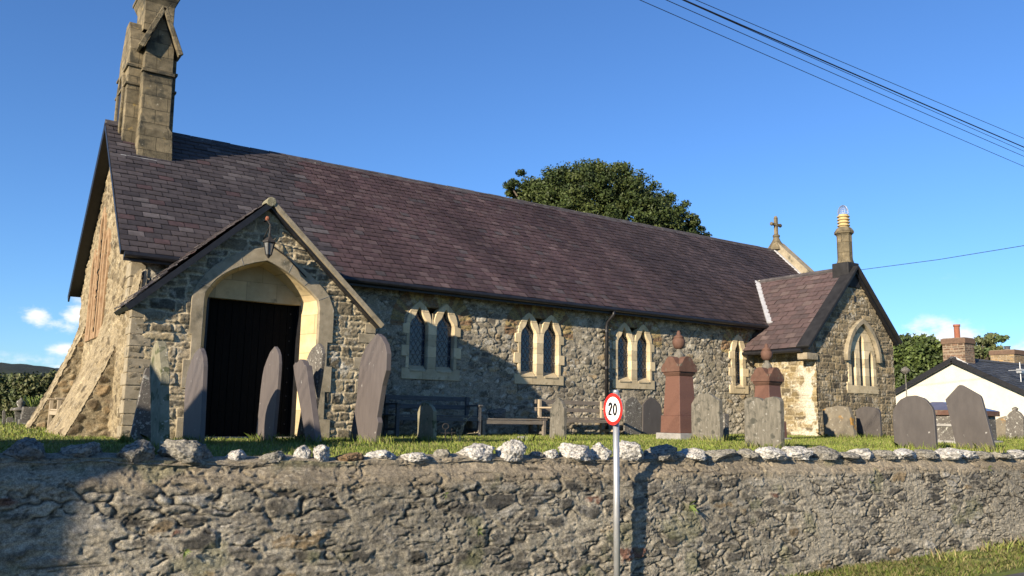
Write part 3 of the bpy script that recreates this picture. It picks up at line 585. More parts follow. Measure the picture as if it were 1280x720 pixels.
# ---- slates
def slates(name, O, U_, Vs, w, h, sw, ex, colfn, parent, seed=1, lift=.026, clip=None, mat=None, th=.014):
    U_ = V3(U_); Vs = V3(Vs); Vs = Vs/np.linalg.norm(Vs); Nn_ = np.cross(U_, Vs); Nn_ = Nn_*(1 if Nn_[2] > 0 else -1); O = V3(O); r = np.random.default_rng(seed)
    vv = []; cc = []
    rowi = 0; y = 0.0
    while y < h:
        sw_, ex_ = (sw(0), ex(0)) if callable(sw) else (sw, ex)
        x = -sw_*.5*(rowi % 2)-.0
        while x < w:
            s_ = (sw(x) if callable(sw) else sw)*(1+.10*(r.random()-.5)); x0 = max(x, 0)+.005; x1 = min(x+s_, w)-.005
            if x1-x0 > .03 and (clip is None or clip((x0+x1)/2, y)):
                j = (r.random(4)-.5); dy = .012*j[0]; l = lift*(1+.5*j[1]); sk = .006*j[2]; top = min(y+ex_*1.9, h+.04); sl_ = .004+.004*j[3]
                for (a_, b_, n_) in ((x0, y+dy, l+th), (x1, y+dy+sk, l+th+.004*j[2]), (x1, top, sl_), (x0, top, sl_), (x0, y+dy, l), (x1, y+dy+sk, l)):
                    vv.append(O+U_*a_+Vs*b_+Nn_*(n_+.045*float(vn(np.array(a_*.35+seed), np.array(b_*.5), 60))*math.sin(min(b_/h, 1)*math.pi)))
                c = colfn((x0+x1)/2, y, r); cc += [c]*6
            x += s_
        y += ex_; rowi += 1
    n = len(vv)//6; b = np.arange(n)[:, None]*6; f = np.concatenate([b+np.array([[0, 1, 2, 3]]), b+np.array([[4, 5, 1, 0]]), b+np.array([[5, 2, 2, 1]])[:, :4]*0+b*0+np.array([[1, 5, 2, 2]])*0+np.array([[4, 0, 3, 3]])], 0) if False else np.concatenate([b+np.array([[0, 1, 2, 3]]), b+np.array([[4, 5, 1, 0]])], 0)
    me = np_mesh(name, np.array(vv), f, np.array(cc)); return link(name, me, mat or slate_m, parent)
def navecol(x, y, r):
    X_ = x+2.39; k = r.random()
    left = X_ < 6.4+.25*math.sin(y*9)+.0*y
    if left: c = np.array((.098, .088, .095)) if k < .6 else (np.array((.070, .063, .070)) if k < .86 else (np.array((.17, .16, .17)) if k < .95 else np.array((.12, .08, .086))))
    else:
        c = np.array((.128, .086, .090)) if k < .5 else (np.array((.115, .075, .082)) if k < .8 else (np.array((.17, .125, .128)) if k < .95 else np.array((.12, .105, .112))))
        t = float(sstep(12, 19, np.array(X_))); c = c*(1-t)+np.array((.105, .080, .082))*t*(.8+.4*r.random())
        stn = float(vn(np.array(X_*2.4+y*.9), np.array(y*.45), 5)); c = c*(.62+.62*stn)
    return c*(.80+.34*r.random())*np.array((.74, .69, .67))
SL = math.hypot(HWID, RZ-EZ)
OV = 2.39
# roof boards (solid) and slates
for sgn, nm in ((1, 'south'), (-1, 'north')):
    yb = RY-sgn*HWID
    m = MB(); nrm = V3((0, -sgn*(RZ-EZ), HWID))/SL
    a = [V3((OV, yb, EZ)), V3((NE+.0, yb, EZ)), V3((OV, RY, RZ)), V3((NE+.0, RY, RZ))]
    m.hexa([p-nrm*.09 for p in a]+[p-nrm*.004 for p in a]); m.build('roof_boards', black_m, ch)
roofS = slates('nave_roof', (OV, RY-HWID-.03, EZ-.03), (1, 0, 0), (0, HWID, RZ-EZ), NE-OV, SL+.03, lambda x: .29 if x < 4.05 else .23, lambda x: .165, navecol, ch, 3)
slates('nave_roof', (OV, RY+HWID+.03, EZ-.03), (1, 0, 0), (0, -HWID, RZ-EZ), NE-OV, SL+.03, .3, .19, navecol, ch, 4)
m = MB(); x = OV; r = random.Random(5)
while x < NE:
    l = .44; dz = r.uniform(-.006, .006); m.add([(x, RY-.13, RZ-.085+dz), (x+l-.012, RY-.13, RZ-.085+dz), (x+l-.012, RY, RZ+.045+dz), (x, RY, RZ+.045+dz), (x, RY+.13, RZ-.085+dz), (x+l-.012, RY+.13, RZ-.085+dz)], [(0, 1, 2, 3), (3, 2, 5, 4), (0, 3, 4), (1, 5, 2)]); x += l
m.build('ridge_tiles', ridge_m, roofS)
# barge boards and gutter
for sgn in (-1,):
    yb = RY-sgn*(HWID+.03); MB().beam((OV+.02, yb, EZ-.12), (OV+.02, RY, RZ-.09), .035, .20, (0, sgn, 1)).build('barge_board', black_m, ch)
MB().tube([(OV+.05, RY-HWID-.06, EZ-.07), (NE, RY-HWID-.06, EZ-.07)], .055, 10).build('gutter', black_m, ch)
MB().box(OV+.05, NE, RY-HWID+.0, RY-HWID+.03, EZ-.17, EZ-.03).build('fascia', black_m, ch)
# drainpipe
pX = 13.58
dp_ = MB().tube([(pX, RY-HWID-.06, EZ-.10), (pX, RY-HWID-.05, EZ-.20), (pX-.03, NS-.16, EZ-.36), (pX-.03, NS-.12, EZ-.5), (pX-.03, NS-.12, -.46)], .043, 12).build('drainpipe', black_m, ch, smooth=True)
for z in (2.1, 1.2, .3): MB().tube([(pX-.03, NS-.12, z), (pX-.03, NS-.12, z+.06)], .054, 12).box(pX-.10, pX+.04, NS-.09, NS+.01, z+.01, z+.05).build('pipe_bracket', black_m, dp_)
MB().box(pX+.08, pX+.10, NS-.05, NS-.03, -.4, 2.2).build('cable_conduit', black_m, ch)
# ---- nave windows
def cames(x0, x1, z0, zt, y, poly, rows):
    """diamond leading clipped to the light"""
    m = MB(); p = .115; w = .005
    for sg in (1, -1):
        k = -40
        while k < 40:
            x_a = x0+k*p
            pts = []
            for i in range(60):
                z = z0+(zt-z0)*i/59; x = x_a+sg*(z-z0)*.62; pts.append((x, z))
            px_ = np.array([q[0] for q in pts]); pz_ = np.array([q[1] for q in pts]); ins = inpoly(px_, pz_, poly)
            run = []
            for i in range(60):
                if ins[i]: run.append(pts[i])
                if (not ins[i] or i == 59) and len(run) > 1:
                    m.beam((run[0][0], y, run[0][1]), (run[-1][0], y, run[-1][1]), .005, .006, (0, 1, 0)); run = []
                if not ins[i]: run = []
            k += 1
    for zr in rows: m.beam((x0, y-.006, zr), (x1, y-.006, zr), .012, .014)
    return m
for wi, (cx, k) in enumerate(WIN):
    cs = (cx-.325, cx+.325) if k == 2 else (cx,); hwo = .325; zs, za = 1.92, 2.41
    out = [(cs[0]-hwo-.06, .74), (cs[-1]+hwo+.06, .74)]
    z = .74; side = [] ; tooth = [(.74, .98, .06), (.98, 1.22, -.03), (1.22, 1.46, .08), (1.46, 1.70, -.03), (1.70, 1.90, .06)]
    for z0, z1, e in tooth: side += [(hwo+e, z0), (hwo+e, z1)]
    out = [(cs[-1]+a_, z_) for a_, z_ in side]
    heads = []
    for c_ in cs[::-1]: heads.append(arc_head(c_, hwo-.02, zs, za))
    if k == 2:
        h1 = [p for p in heads[0] if p[0] > cx+.004]; h2 = [p for p in heads[1] if p[0] < cx-.004]; out += h1+[(cx, 2.17)]+h2
    else: out += heads[0]
    out += [(cs[0]-a_, z_) for a_, z_ in side[::-1]]
    inn = [lancet(c_, .222 if k == 2 else .15, .95, 1.84, 2.29) for c_ in cs]
    wn = plate('window', out, inn, (0, NS-.035, 0), (1, 0, 0), (0, 0, 1), (0, 1, 0), .19, ashlar_m, ch, .010)
    lab = {0: 'two-light window half in the porch shadow', 3: 'single narrow lancet beside the vestry'}.get(wi)
    if lab: wn['label'] = lab
    for c_ in cs: MB().add([(c_-.19, NS-.05, .93), (c_+.19, NS-.05, .93), (c_+.19, NS+.10, 1.04), (c_-.19, NS+.10, 1.04), (c_-.19, NS-.05, .90), (c_+.19, NS-.05, .90)], [(0, 1, 2, 3), (4, 5, 1, 0), (0, 3, 4), (1, 5, 2)]).build('sill', ashlar_m, wn)
    for c_, pl in zip(cs, inn):
        g_ = slab([(x, NS+.115, z) for x, z in pl], (0, 1, 0), .012).build('glass', glass_m, wn)
    for c_, pl in zip(cs, inn):
        q_ = cames(c_-.225, c_+.225, .95, 2.29, NS+.105, pl, (1.28, 1.60, 1.90)); q_.build('leading', came_m, wn)
# ---- west bellcote
def bellcote():
    m = MB(); b0 = 4.55
    # core, projecting a little west, with its sloping shoulders
    m.add([(2.66, 18.36, b0), (3.66, 18.36, b0), (3.66, 19.58, b0), (2.66, 19.58, b0), (2.66, 18.36, 7.55), (3.60, 18.36, 7.55), (3.60, 19.58, 7.55), (2.66, 19.58, 7.55),
           (2.66, 18.80, 8.32), (3.60, 18.80, 8.32), (3.60, 19.14, 8.32), (2.66, 19.14, 8.32)],
          [(0, 1, 5, 4), (1, 2, 6, 5), (2, 3, 7, 6), (3, 0, 4, 7), (4, 5, 9, 8), (6, 7, 11, 10), (8, 9, 10, 11), (5, 6, 10, 9), (7, 4, 8, 11)])
    core = m.build('bellcote', bell_m, ch, bevel=.015)
    core['label'] = 'tall gabled stone bellcote on the west gable'
    for sg in (1, -1):        # south and north gabled buttress piers
        def P(x, y, z): return (x, RY-sg*(RY-y), z)
        m = MB(); y0, y1 = 17.98, 18.42
        m.add([P(2.90, y0, 4.7), P(3.63, y0, 4.7), P(3.63, y1, 4.7), P(2.90, y1, 4.7), P(2.91, y0, 5.75), P(3.56, y0, 5.75), P(3.56, y1, 5.75), P(2.91, y1, 5.75)], [(0, 1, 5, 4), (1, 2, 6, 5), (3, 0, 4, 7), (2, 3, 7, 6)])
        m.add([P(2.91, y0, 5.75), P(3.56, y0, 5.75), P(3.56, y1, 5.75), P(2.91, y1, 5.75), P(2.93, y0+.05, 5.86), P(3.50, y0+.05, 5.86), P(3.50, y1, 5.86), P(2.93, y1, 5.86)], [(0, 1, 5, 4), (1, 2, 6, 5), (3, 0, 4, 7)])
        m.add([P(2.93, y0+.05, 5.86), P(3.50, y0+.05, 5.86), P(3.50, y1, 5.86), P(2.93, y1, 5.86), P(2.90, y0+.07, 7.0), P(3.49, y0+.07, 7.0), P(3.49, y1, 7.0), P(2.90, y1, 7.0)], [(0, 1, 5, 4), (1, 2, 6, 5), (3, 0, 4, 7)])
        m.add([P(2.90, y0+.07, 7.0), P(3.49, y0+.07, 7.0), P(3.49, y1, 7.0), P(2.90, y1, 7.0), P(2.92, y0+.10, 7.02), P(3.48, y0+.10, 7.02), P(3.48, y1, 7.02), P(2.92, y1, 7.02), P(2.92, y0+.12, 7.62), P(3.48, y0+.12, 7.62), P(3.48, y1, 7.62), P(2.92, y1, 7.62), P(3.20, y0+.12, 8.36), P(3.20, y1, 8.36)],
              [(0, 1, 5, 4), (4, 5, 9, 8), (5, 6, 10, 9), (7, 4, 8, 11), (8, 9, 12), (9, 10, 13, 12), (11, 8, 12, 13)])
        p = m.build('pier', bell_m, core, bevel=.012)
        c = MB()      # gablet coping and string course
        for a_, b_ in ((P(2.80, y0+.02, 7.50), P(3.20, y0+.02, 8.47)), (P(3.60, y0+.02, 7.50), P(3.20, y0+.02, 8.47))):
            c.beam(a_, b_, .10, .075, (0, 1, 0)); a2 = (a_[0], a_[1]+sg*.22, a_[2]); b2 = (b_[0], b_[1]+sg*.22, b_[2]); c.beam(a2, b2, .42, .07, (0, 0, 1)) if False else c.beam(a2, b2, .07, .40, (0, 1, 0))
        c.box(2.87, 3.52, *sorted((P(0, y0+.02, 0)[1], P(0, y0+.16, 0)[1])), 6.985, 7.06)
        c.build('gablet_coping', bell_m, core, bevel=.012)
    # string courses on the core, crown and top gable above
    m = MB()
    for z in (6.75, 7.15): m.box(2.62, 3.64, 18.33, 19.61, z, z+.06)
    m.add([(2.90, 18.5, 8.1), (3.50, 18.5, 8.1), (3.50, 19.44, 8.1), (2.90, 19.44, 8.1), (2.90, 18.5, 8.75), (3.50, 18.5, 8.75), (3.50, 19.44, 8.75), (2.90, 19.44, 8.75)], [(0, 1, 5, 4), (1, 2, 6, 5), (2, 3, 7, 6), (3, 0, 4, 7)])
    m.add([(2.90, 18.5, 8.75), (3.50, 18.5, 8.75), (3.50, 19.44, 8.75), (2.90, 19.44, 8.75), (2.82, 18.38, 8.98), (3.58, 18.38, 8.98), (3.58, 19.56, 8.98), (2.82, 19.56, 8.98)], [(0, 1, 5, 4), (1, 2, 6, 5), (2, 3, 7, 6), (3, 0, 4, 7)]).box(2.80, 3.60, 18.36, 19.58, 8.98, 9.06)
    m.add([(2.84, 18.42, 9.06), (3.56, 18.42, 9.06), (3.56, 19.52, 9.06), (2.84, 19.52, 9.06), (2.84, 18.97, 9.9), (3.56, 18.97, 9.9)], [(0, 1, 5, 4), (1, 2, 5), (2, 3, 4, 5), (3, 0, 4)])
    m.build('crown', bell_m, core, bevel=.012)
    # the bell opening seen from the west, its inner shade a black panel
    o_ = [(RY-.40, 5.55), (RY+.40, 5.55)]+arc_head(RY, .40, 6.6, 7.3); i_ = [(RY-.26, 5.6), (RY+.26, 5.6)]+arc_head(RY, .26, 6.6, 7.1)
    plate('bell_arch', o_, [i_], (2.61, 0, 0), (0, 1, 0), (0, 0, 1), (1, 0, 0), .07, bell_m, core, .008)
    slab([(2.645, y, z) for y, z in i_], (1, 0, 0), .02).build('bell_opening_shade', black_m, core)
    m = MB(); m.box(2.60, 3.70, 17.93, 18.02, 4.98, 5.10); m.beam((3.66, 17.97, 5.03), (3.66, 18.95, 5.99), .09, .03, (1, 0, 0)); m.build('lead_flashing', lead_m, core)
bellcote()
# ---- east gable coping and cross
m = MB()
for sg in (1, -1):
    a_ = V3((NE+.18, RY-sg*(HWID+.05), EZ+.12)); b_ = V3((NE+.18, RY, RZ+.17)); m.beam(a_, b_, .40, .34, (0, -sg, 1))
cp = m.build('gable_coping', ashlar_g, ch, bevel=.015)
MB().beam((NE-.07, RY-HWID, EZ+.05), (NE-.07, RY, RZ+.05), .12, .06, (0, -1, 1)).build('lead_flashing', lead_m, cp)
c0 = (NE+.12, RY, RZ)
cr = MB().lathe((c0[0], c0[1], c0[2]), [(.34, 0), (.28, .15), (.15, .36), (.10, .48), (.13, .52), (.13, .57), (.06, .62)], 8).box(c0[0]-.055, c0[0]+.055, RY-.055, RY+.055, RZ+.60, RZ+1.22)
cr.box(c0[0]-.24, c0[0]+.24, RY-.04, RY+.04, RZ+.92, RZ+1.01)
for dx, dz in ((-.24, .965), (.24, .965), (0, 1.22)): cr.lathe((c0[0]+dx, RY, RZ+dz), [(.025, -.07), (.065, -.025), (.065, .025), (.025, .07)], 8)
cro = cr.build('gable_cross', bell_m, ch, bevel=.01)
# ---- porch
PX0, PX1, PY, PXC = 2.36, 6.40, 13.75, 4.33; PE, PR = 1.60, 3.50
in_px = [(255.3, 368), (263.8, 354), (280.6, 340), (300, 331), (320, 327), (337, 328), (354, 337), (371, 352.5), (387.5, 366.6), (399, 378)]
AX0, AX1 = 3.40, 5.33; ac = (AX0+AX1)/2; ah = (AX1-AX0)/2
def fourc(c, hw, zs, za, n=12):
    out = []
    for i in range(n+1):
        t = i/n; x = math.cos(t*math.pi/2); z = (1-(x**2.15))**.62 if x < 1 else 0; z = z*(1-.05*(1-t)); out.append((c+hw*x, zs+(za-zs)*min(z, 1)))
    out[-1] = (c, za)
    return out+[(2*c-x, z) for x, z in out[::-1][1:]]
inner = [(5.33, 1.78), (5.30, 1.93), (5.17, 2.05), (5.03, 2.16), (4.90, 2.25), (4.74, 2.35), (4.58, 2.43), (4.37, 2.51), (4.16, 2.45), (3.98, 2.38), (3.82, 2.30), (3.68, 2.21), (3.56, 2.10), (3.47, 1.98), (3.41, 1.88), (3.40, 1.78)]
outer = [(5.52, 1.78), (5.50, 2.02), (5.36, 2.17), (5.20, 2.30), (5.03, 2.43), (4.83, 2.56), (4.62, 2.66), (4.37, 2.75), (4.12, 2.68), (3.90, 2.59), (3.70, 2.48), (3.53, 2.35), (3.39, 2.20), (3.28, 2.03), (3.22, 1.90), (3.21, 1.78)]
midr = [((a[0]+b[0])/2, (a[1]+b[1])/2) for a, b in zip(inner, outer)]
hole_p = [(AX0-.1, GB-.1), (AX1+.1, GB-.1)]+midr
pk = [(0, 0), (PX1-PX0, 0), (PX1-PX0, PE-GB+.12), (PXC-PX0, PR-GB-.10), (0, PE-GB+.12)]
def prec(u, v, c, P, H, m):
    x = u+PX0; s_ = sstep(.52, .62, fbm(x*5, v*5, 51, 4))*(x > 5.6)*(v > 1)*(v < 2.0); c = c*(1-.7*s_[..., None])+np.array((.56, .55, .50))*.7*s_[..., None]
    return c
masonry('porch_wall', (PX0, PY, GB), (1, 0, 0), (0, 0, 1), (0, -1, 0), PX1-PX0, PR-GB, .0145, PORCH, pk, [[(x-PX0, z-GB) for x, z in hole_p]], ch, None, prec, None, 10)
plate('porch_wall_core', [(x+PX0, z+GB) for x, z in [(.02, 0), (PX1-PX0-.02, 0), (PX1-PX0-.02, PE-GB+.08), (PXC-PX0, PR-GB-.16), (.02, PE-GB+.08)]], [[(AX0-.1, GB+.02), (AX1+.1, GB+.02)]+midr], (0, PY+.03, 0), (1, 0, 0), (0, 0, 1), (0, 1, 0), .40, ashlar_g, ch)
masonry('porch_wall', (PX0, PY, GB), (0, 1, 0), (0, 0, 1), (-1, 0, 0), NS-PY, PE-GB+.1, .02, WEST, None, None, ch, None, None, None, 11)
masonry('porch_wall', (PX1, PY, GB), (0, 1, 0), (0, 0, 1), (1, 0, 0), NS-PY, PE-GB+.1, .03, PORCH, None, None, ch, None, None, None, 12)
quoins(PX0, PY, GB, PE-.05, 1, 1, ashlar_g, 7, prd=.02); quoins(PX1, PY, GB, PE+.0, -1, 1, ashlar_g, 9, prd=.02)
# arch ring with toothed jambs
ring_o = [(AX1+.30, GB), (AX1+.30, -.1), (AX1+.18, -.1), (AX1+.18, .35), (AX1+.28, .35), (AX1+.28, .8), (AX1+.18, .8), (AX1+.18, 1.2), (AX1+.27, 1.2), (AX1+.27, 1.78)]+outer[1:-1]+[(AX0-.20, 1.78), (AX0-.20, 1.2), (AX0-.16, 1.2), (AX0-.16, .8), (AX0-.26, .8), (AX0-.26, .35), (AX0-.16, .35), (AX0-.16, -.1), (AX0-.28, -.1), (AX0-.28, GB)]
ring_i = [(AX0, GB)]+[(AX0, 1.78)]+inner[::-1][1:-1]+[(AX1, 1.78), (AX1, GB)]
bm_pts = ring_o+ring_i
ar = plate('porch_arch', bm_pts, [], (0, PY-.045, 0), (1, 0, 0), (0, 0, 1), (0, 1, 0), .12, ashlar_g, ch, .010)
# joints cut in the ring: thin recessed mortar lines laid on the face
for i in (1, 3, 5, 9, 11, 13):
    (xa, za_), (xb, zb_) = inner[i], outer[i]; MB().beam((xa, PY-.046, za_), (xb, PY-.046, zb_), .006, .008, (0, 1, 0)).build('mortar_joint', conc_m, ar)
# splayed reveal
bk = [(4.38+(x-ac)*.83, z-.02 if z > 1.79 else z) for x, z in [(AX1, GB), (AX1, 1.0)]+inner+[(AX0, 1.0), (AX0, GB)]]
fr = [(AX1, GB), (AX1, 1.0)]+inner+[(AX0, 1.0), (AX0, GB)]
vv = [(x, PY+.05, z) for x, z in fr]+[(x, PY+.50, z) for x, z in bk]; n = len(fr)
link('porch_reveal', mesh('porch_reveal', vv, [(i, i+1, n+i+1, n+i) for i in range(n-1)]), cream_m, ch)
dx0, dx1 = 3.60, 5.14
plate('tympanum', [(3.42, 1.87), (5.38, 1.87), (5.38, 2.2), (4.9, 2.45), (4.4, 2.62), (3.9, 2.45), (3.42, 2.2)], [], (0, PY+.44, 0), (1, 0, 0), (0, 0, 1), (0, 1, 0), .12, cream_m, ch)
dr = empty('door', (ac, PY+.66, -.43)); dr.parent = ch; dr.location = V3((ac, PY+.66, -.43))-ORIG[ch.name]
m = MB(); k = 0; x = dx0-.05
while x < dx1+.05:
    m.box(x, x+.115, PY+.60+.006*(k % 2), PY+.66, -.42, 1.92); x += .12; k += 1
m.build('door_leaf', doorway_shade_m, dr, bevel=.004)  # planks blackened to stand for the gateway's shaded inside
m = MB()

for zz in (.0, 1.35):
    for a_, b_ in ((dx0, ac-.03), (ac+.03, dx1)): MB().box(a_, b_, PY+.594, PY+.60, zz, zz+.04).build('iron_strap', doorway_shade_m, dr)
for i in range(9): MB().lathe((dx1-.10, PY+.59, -.2+i*.24), [(.012, -.012), (.014, 0), (.012, .012)], 6).build('stud', black_m, dr)
MB().box(dx0-.1, dx1+.1, PY+.35, PY+.70, -.60, -.415).build('threshold', conc_m, ch, bevel=.01)
for a_, b_ in ((3.2, 3.60), (5.15, 5.6)): MB().box(a_, b_, PY+.46, PY+.70, -.5, 1.9).build('door_jamb', black_m, ch)
# porch roof
def navecol2(x, y, r): return navecol(x, y, r)*.9
pe0, pe1 = 2.27, 6.46; yf = PY-.14
for sg in (1, -1):
    xe = pe0 if sg > 0 else pe1; w_ = abs(PXC-xe); Lp = math.hypot(w_, PR-PE+.03); zed = PE-.03
    nrm = V3((-sg*(PR-zed), 0, w_)); nrm = nrm/np.linalg.norm(nrm); yb = 16.9
    ybe = 14.9 if sg > 0 else 15.9
    a = [V3((xe, yf, zed)), V3((PXC, yf, PR)), V3((xe, ybe, zed)), V3((PXC, yb, PR))]
    m = MB(); m.hexa([p-nrm*.07 for p in a]+[p-nrm*.003 for p in a]); m.build('roof_boards', black_m, ch)
    slates('porch_roof', (xe, yf-.03, zed), (0, 1, 0), (PXC-xe, 0, PR-zed), 3.0, Lp, .28, .19, navecol2, ch, 8+sg, clip=lambda x, y, Lp=Lp, ybe=ybe: x+yf < ybe+(16.9-ybe)*(y/Lp))
    if sg < 0:
        MB().beam((xe+.02, yf-.02, zed-.02), (PXC+.04, yf-.02, PR-.02), .07, .085, (-1, 0, 1)).build('stone_verge', ashlar_g, ch, bevel=.01)
    else: MB().beam((xe-.02, yf-.02, zed-.05), (PXC, yf-.02, PR-.05), .05, .09, (1, 0, 1)).build('barge_board', black_m, ch)
MB().tube([(PXC, yf+.25, PR-.005), (PXC, 16.1, PR-.005)], .03, 8).build('ridge_tiles', ridge_m, ch)
MB().tube([(PXC, yf-.07, PR-.01), (PXC, yf+.25, PR-.005)], [.085, .07], 8).build('ridge_cap', moss_m, ch, bevel=.01)
# lantern on its bracket
lt = empty('lantern', (PXC, PY-.30, 2.62)); lt.parent = ch; lt.location = V3((PXC+.0, PY-.30, 2.62))-ORIG[ch.name]; ORIG[lt.name] = V3((PXC, PY-.30, 2.62)); lt['label'] = 'black iron lantern hung from a bracket under the porch apex'
lx, ly = PXC-.04, PY-.33
m = MB().tube([(lx, PY-.0, 3.18), (lx, PY-.18, 3.16), (lx, ly, 3.06), (lx, ly, 2.86)], .014, 8).tube([(lx, PY, 2.86), (lx, PY-.12, 2.94), (lx, ly+.02, 3.05)], .010, 8)
m.build('bracket', iron_m, lt)
MB().lathe((lx, PY-.14, 3.20), [(.03, -.03), (.045, 0), (.03, .04)], 10).build('bracket_boss', terra_m, lt)
MB().lathe((lx, ly, 2.72), [(.03, .19), (.02, .14), (.05, .12), (.11, .06), (.115, .04)], 6).build('lantern_cap', iron_m, lt)
MB().lathe((lx, ly, 2.56), [(.045, 0), (.085, .19)], 6).build('lantern_glass', lglass, lt)
m = MB()
for j in range(6):
    t = 2*math.pi*j/6; m.beam((lx+.047*math.cos(t), ly+.047*math.sin(t), 2.555), (lx+.09*math.cos(t), ly+.09*math.sin(t), 2.76), .012, .012)
m.lathe((lx, ly, 2.50), [(.01, 0), (.03, .03), (.05, .06)], 6); m.build('lantern_frame', iron_m, lt)
MB().tube([(PXC+.05, PY-.05, 2.80), (PXC+.35, PY-.06, 2.62), (PXC+.72, PY-.06, 2.30)], .012, 6).build('cable', iron_m, lt)
# ---- vestry
VX0, VX1, VY, VRX = 19.18, 22.80, 13.75, 21.02; VE, VR = 1.98, 4.29
fx0, fx1 = 18.70, 22.98
vk = [(0, 0), (VX1-VX0, 0), (VX1-VX0, VE-GB+.32), (VRX-VX0, VR-GB-.10), (0, VE-GB+.32)]
vc = 21.22
def vrec(u, v, c, P, H, m):
    x = u+VX0; z = v+GB; s_ = sstep(.50, .58, fbm(x*6, z*5, 61, 4))*np.clip(sstep(2.6, 3.1, z)*(np.abs(x-21.25) < .55)+.0, 0, 1)
    s_ = s_*sstep(.45, .55, fbm(x*14, z*14, 63, 3)); return c*(1-.8*s_[..., None])+np.array((.66, .61, .50))*.8*s_[..., None]
vho = [(vc-.78, .83), (vc+.78, .83)]+arc_head(vc, .78, 1.75, 2.82)
masonry('vestry_wall', (VX0, VY, GB), (1, 0, 0), (0, 0, 1), (0, -1, 0), VX1-VX0, VR-GB, .019, VESTF, vk, [[(x-VX0, z-GB) for x, z in [(vc-.6, .95), (vc+.6, .95), (vc+.6, 1.8), (vc, 2.6), (vc-.6, 1.8)]]], ch, None, vrec, None, 14)
plate('vestry_wall_core', [(x+VX0, z+GB) for x, z in [(.02, 0), (3.6, 0), (3.6, VE-GB+.25), (VRX-VX0, VR-GB-.16), (.02, VE-GB+.25)]], [[(vc-.6, .95), (vc+.6, .95), (vc+.6, 1.8), (vc, 2.6), (vc-.6, 1.8)]], (0, VY+.03, 0), (1, 0, 0), (0, 0, 1), (0, 1, 0), .40, ashlar_g, ch)
def vwrec(u, v, c, P, H, m):
    s_ = sstep(.47, .55, fbm(u*4+3, v*4, 62, 4))*sstep(.9, .2, u)*.9
    return c*(1-s_[..., None])+np.array((.60, .58, .51))*s_[..., None]
masonry('vestry_wall', (VX0, VY, GB), (0, 1, 0), (0, 0, 1), (-1, 0, 0), NS-VY, VE-GB+.35, .02, VESTW, None, None, ch, None, vwrec, None, 15)
masonry('vestry_wall', (VX1, VY, GB), (0, 1, 0), (0, 0, 1), (1, 0, 0), NS-VY, VE-GB+.35, .04, VESTF, None, None, ch, None, None, None, 16)
# the vestry window: three lights under a pointed hood
vo = [(vc-.74, .80), (vc+.74, .80), (vc+.74, 1.1), (vc+.66, 1.1), (vc+.66, 1.75)]+arc_head(vc, .64, 1.75, 2.70)[1:-1]+[(vc-.66, 1.75), (vc-.66, 1.1), (vc-.74, 1.1)]
vi = []
for c_, h_, zt in ((vc-.41, .095, 1.98), (vc, .105, 2.42), (vc+.41, .095, 1.98)):
    vi.append([(c_-h_, 1.02), (c_+h_, 1.02)]+arc_head(c_, h_, zt-.2, zt, 4))
vw = plate('window', vo, vi, (0, VY-.03, 0), (1, 0, 0), (0, 0, 1), (0, 1, 0), .22, ashlar_m, ch, .010); vw['label'] = 'pointed three-light window in the vestry gable'
for pl in vi: slab([(x, VY+.10, z) for x, z in pl], (0, 1, 0), .01).build('glass', glass_m, vw)
hd = arc_head(vc, .82, 1.68, 2.88, 8); hdi = arc_head(vc, .70, 1.68, 2.74, 8)
plate('hood_mould', hd+hdi[::-1], [], (0, VY-.13, 0), (1, 0, 0), (0, 0, 1), (0, 1, 0), .16, ashlar_g, vw, .010)
# vestry roof
def vcol(x, y, r):
    k = r.random(); c = np.array((.125, .088, .092)) if k < .6 else (np.array((.10, .075, .08)) if k < .85 else np.array((.16, .125, .125))); return c*(.85+.3*r.random())*np.array((.72, .67, .645))
for sg in (1, -1):
    xe = fx0 if sg > 0 else fx1; w_ = abs(VRX-xe); zed = VR-w_*(VR-1.93)/(VRX-fx0); nrm = V3((-sg*(VR-zed), 0, w_)); nrm = nrm/np.linalg.norm(nrm); Lp = math.hypot(w_, VR-zed)
    a = [V3((xe, VY-.10, zed)), V3((VRX, VY-.10, VR)), V3((xe, 17.6, zed)), V3((VRX, 17.6, VR))]
    if sg > 0: a[2] = V3((xe, 15.9, zed))
    m = MB(); m.hexa([p-nrm*.09 for p in a]+[p-nrm*.003 for p in a]); m.build('roof_boards', black_m, ch)
    def vclip(x, y, Lp=Lp, zed=zed):
        z = zed+(VR-zed)*(y/Lp); return (x+VY-.10) < (15.5+(z-EZ)/SLP+.15 if z > EZ-.1 else 15.85)
    slates('vestry_roof', (xe, VY-.10, zed), (0, 1, 0), (VRX-xe, 0, VR-zed), 3.7, Lp, .30, .20, vcol, ch, 20+sg, clip=vclip)
    MB().beam((xe-sg*.04, VY+.02, zed+.01), (VRX, VY+.02, VR+.05), .40, .085, (-sg, 0, 1)).build('painted_coping', blackboard, ch, bevel=.02)
MB().tube([(VRX, VY+.2, VR+.03), (VRX, 17.15, VR+.03)], .07, 8).build('ridge_tiles', ridge_m, ch)
MB().tube([(fx0-.04, VY+.05, 1.86), (fx0-.04, 15.75, 1.86)], .055, 10).build('gutter', black_m, ch)
MB().tube([(fx0-.02, 15.6, 1.82), (fx0+.1, 15.7, 1.65), (VX0-.06, 15.72, 1.5), (VX0-.06, 15.72, -.4)], .035, 10).build('drainpipe', black_m, ch)
MB().box(VRX-.035, VRX+.035, VY-.03, VY+.05, 3.35, 3.52).build('vent_slit_shade', black_m, ch)  # black block standing for the shade inside the slit hole
MB().box(fx0+.02, VX0+.02, VY-.06, VY+.25, 1.62, 1.80).build('kneeler', ashlar_g, ch, bevel=.02)
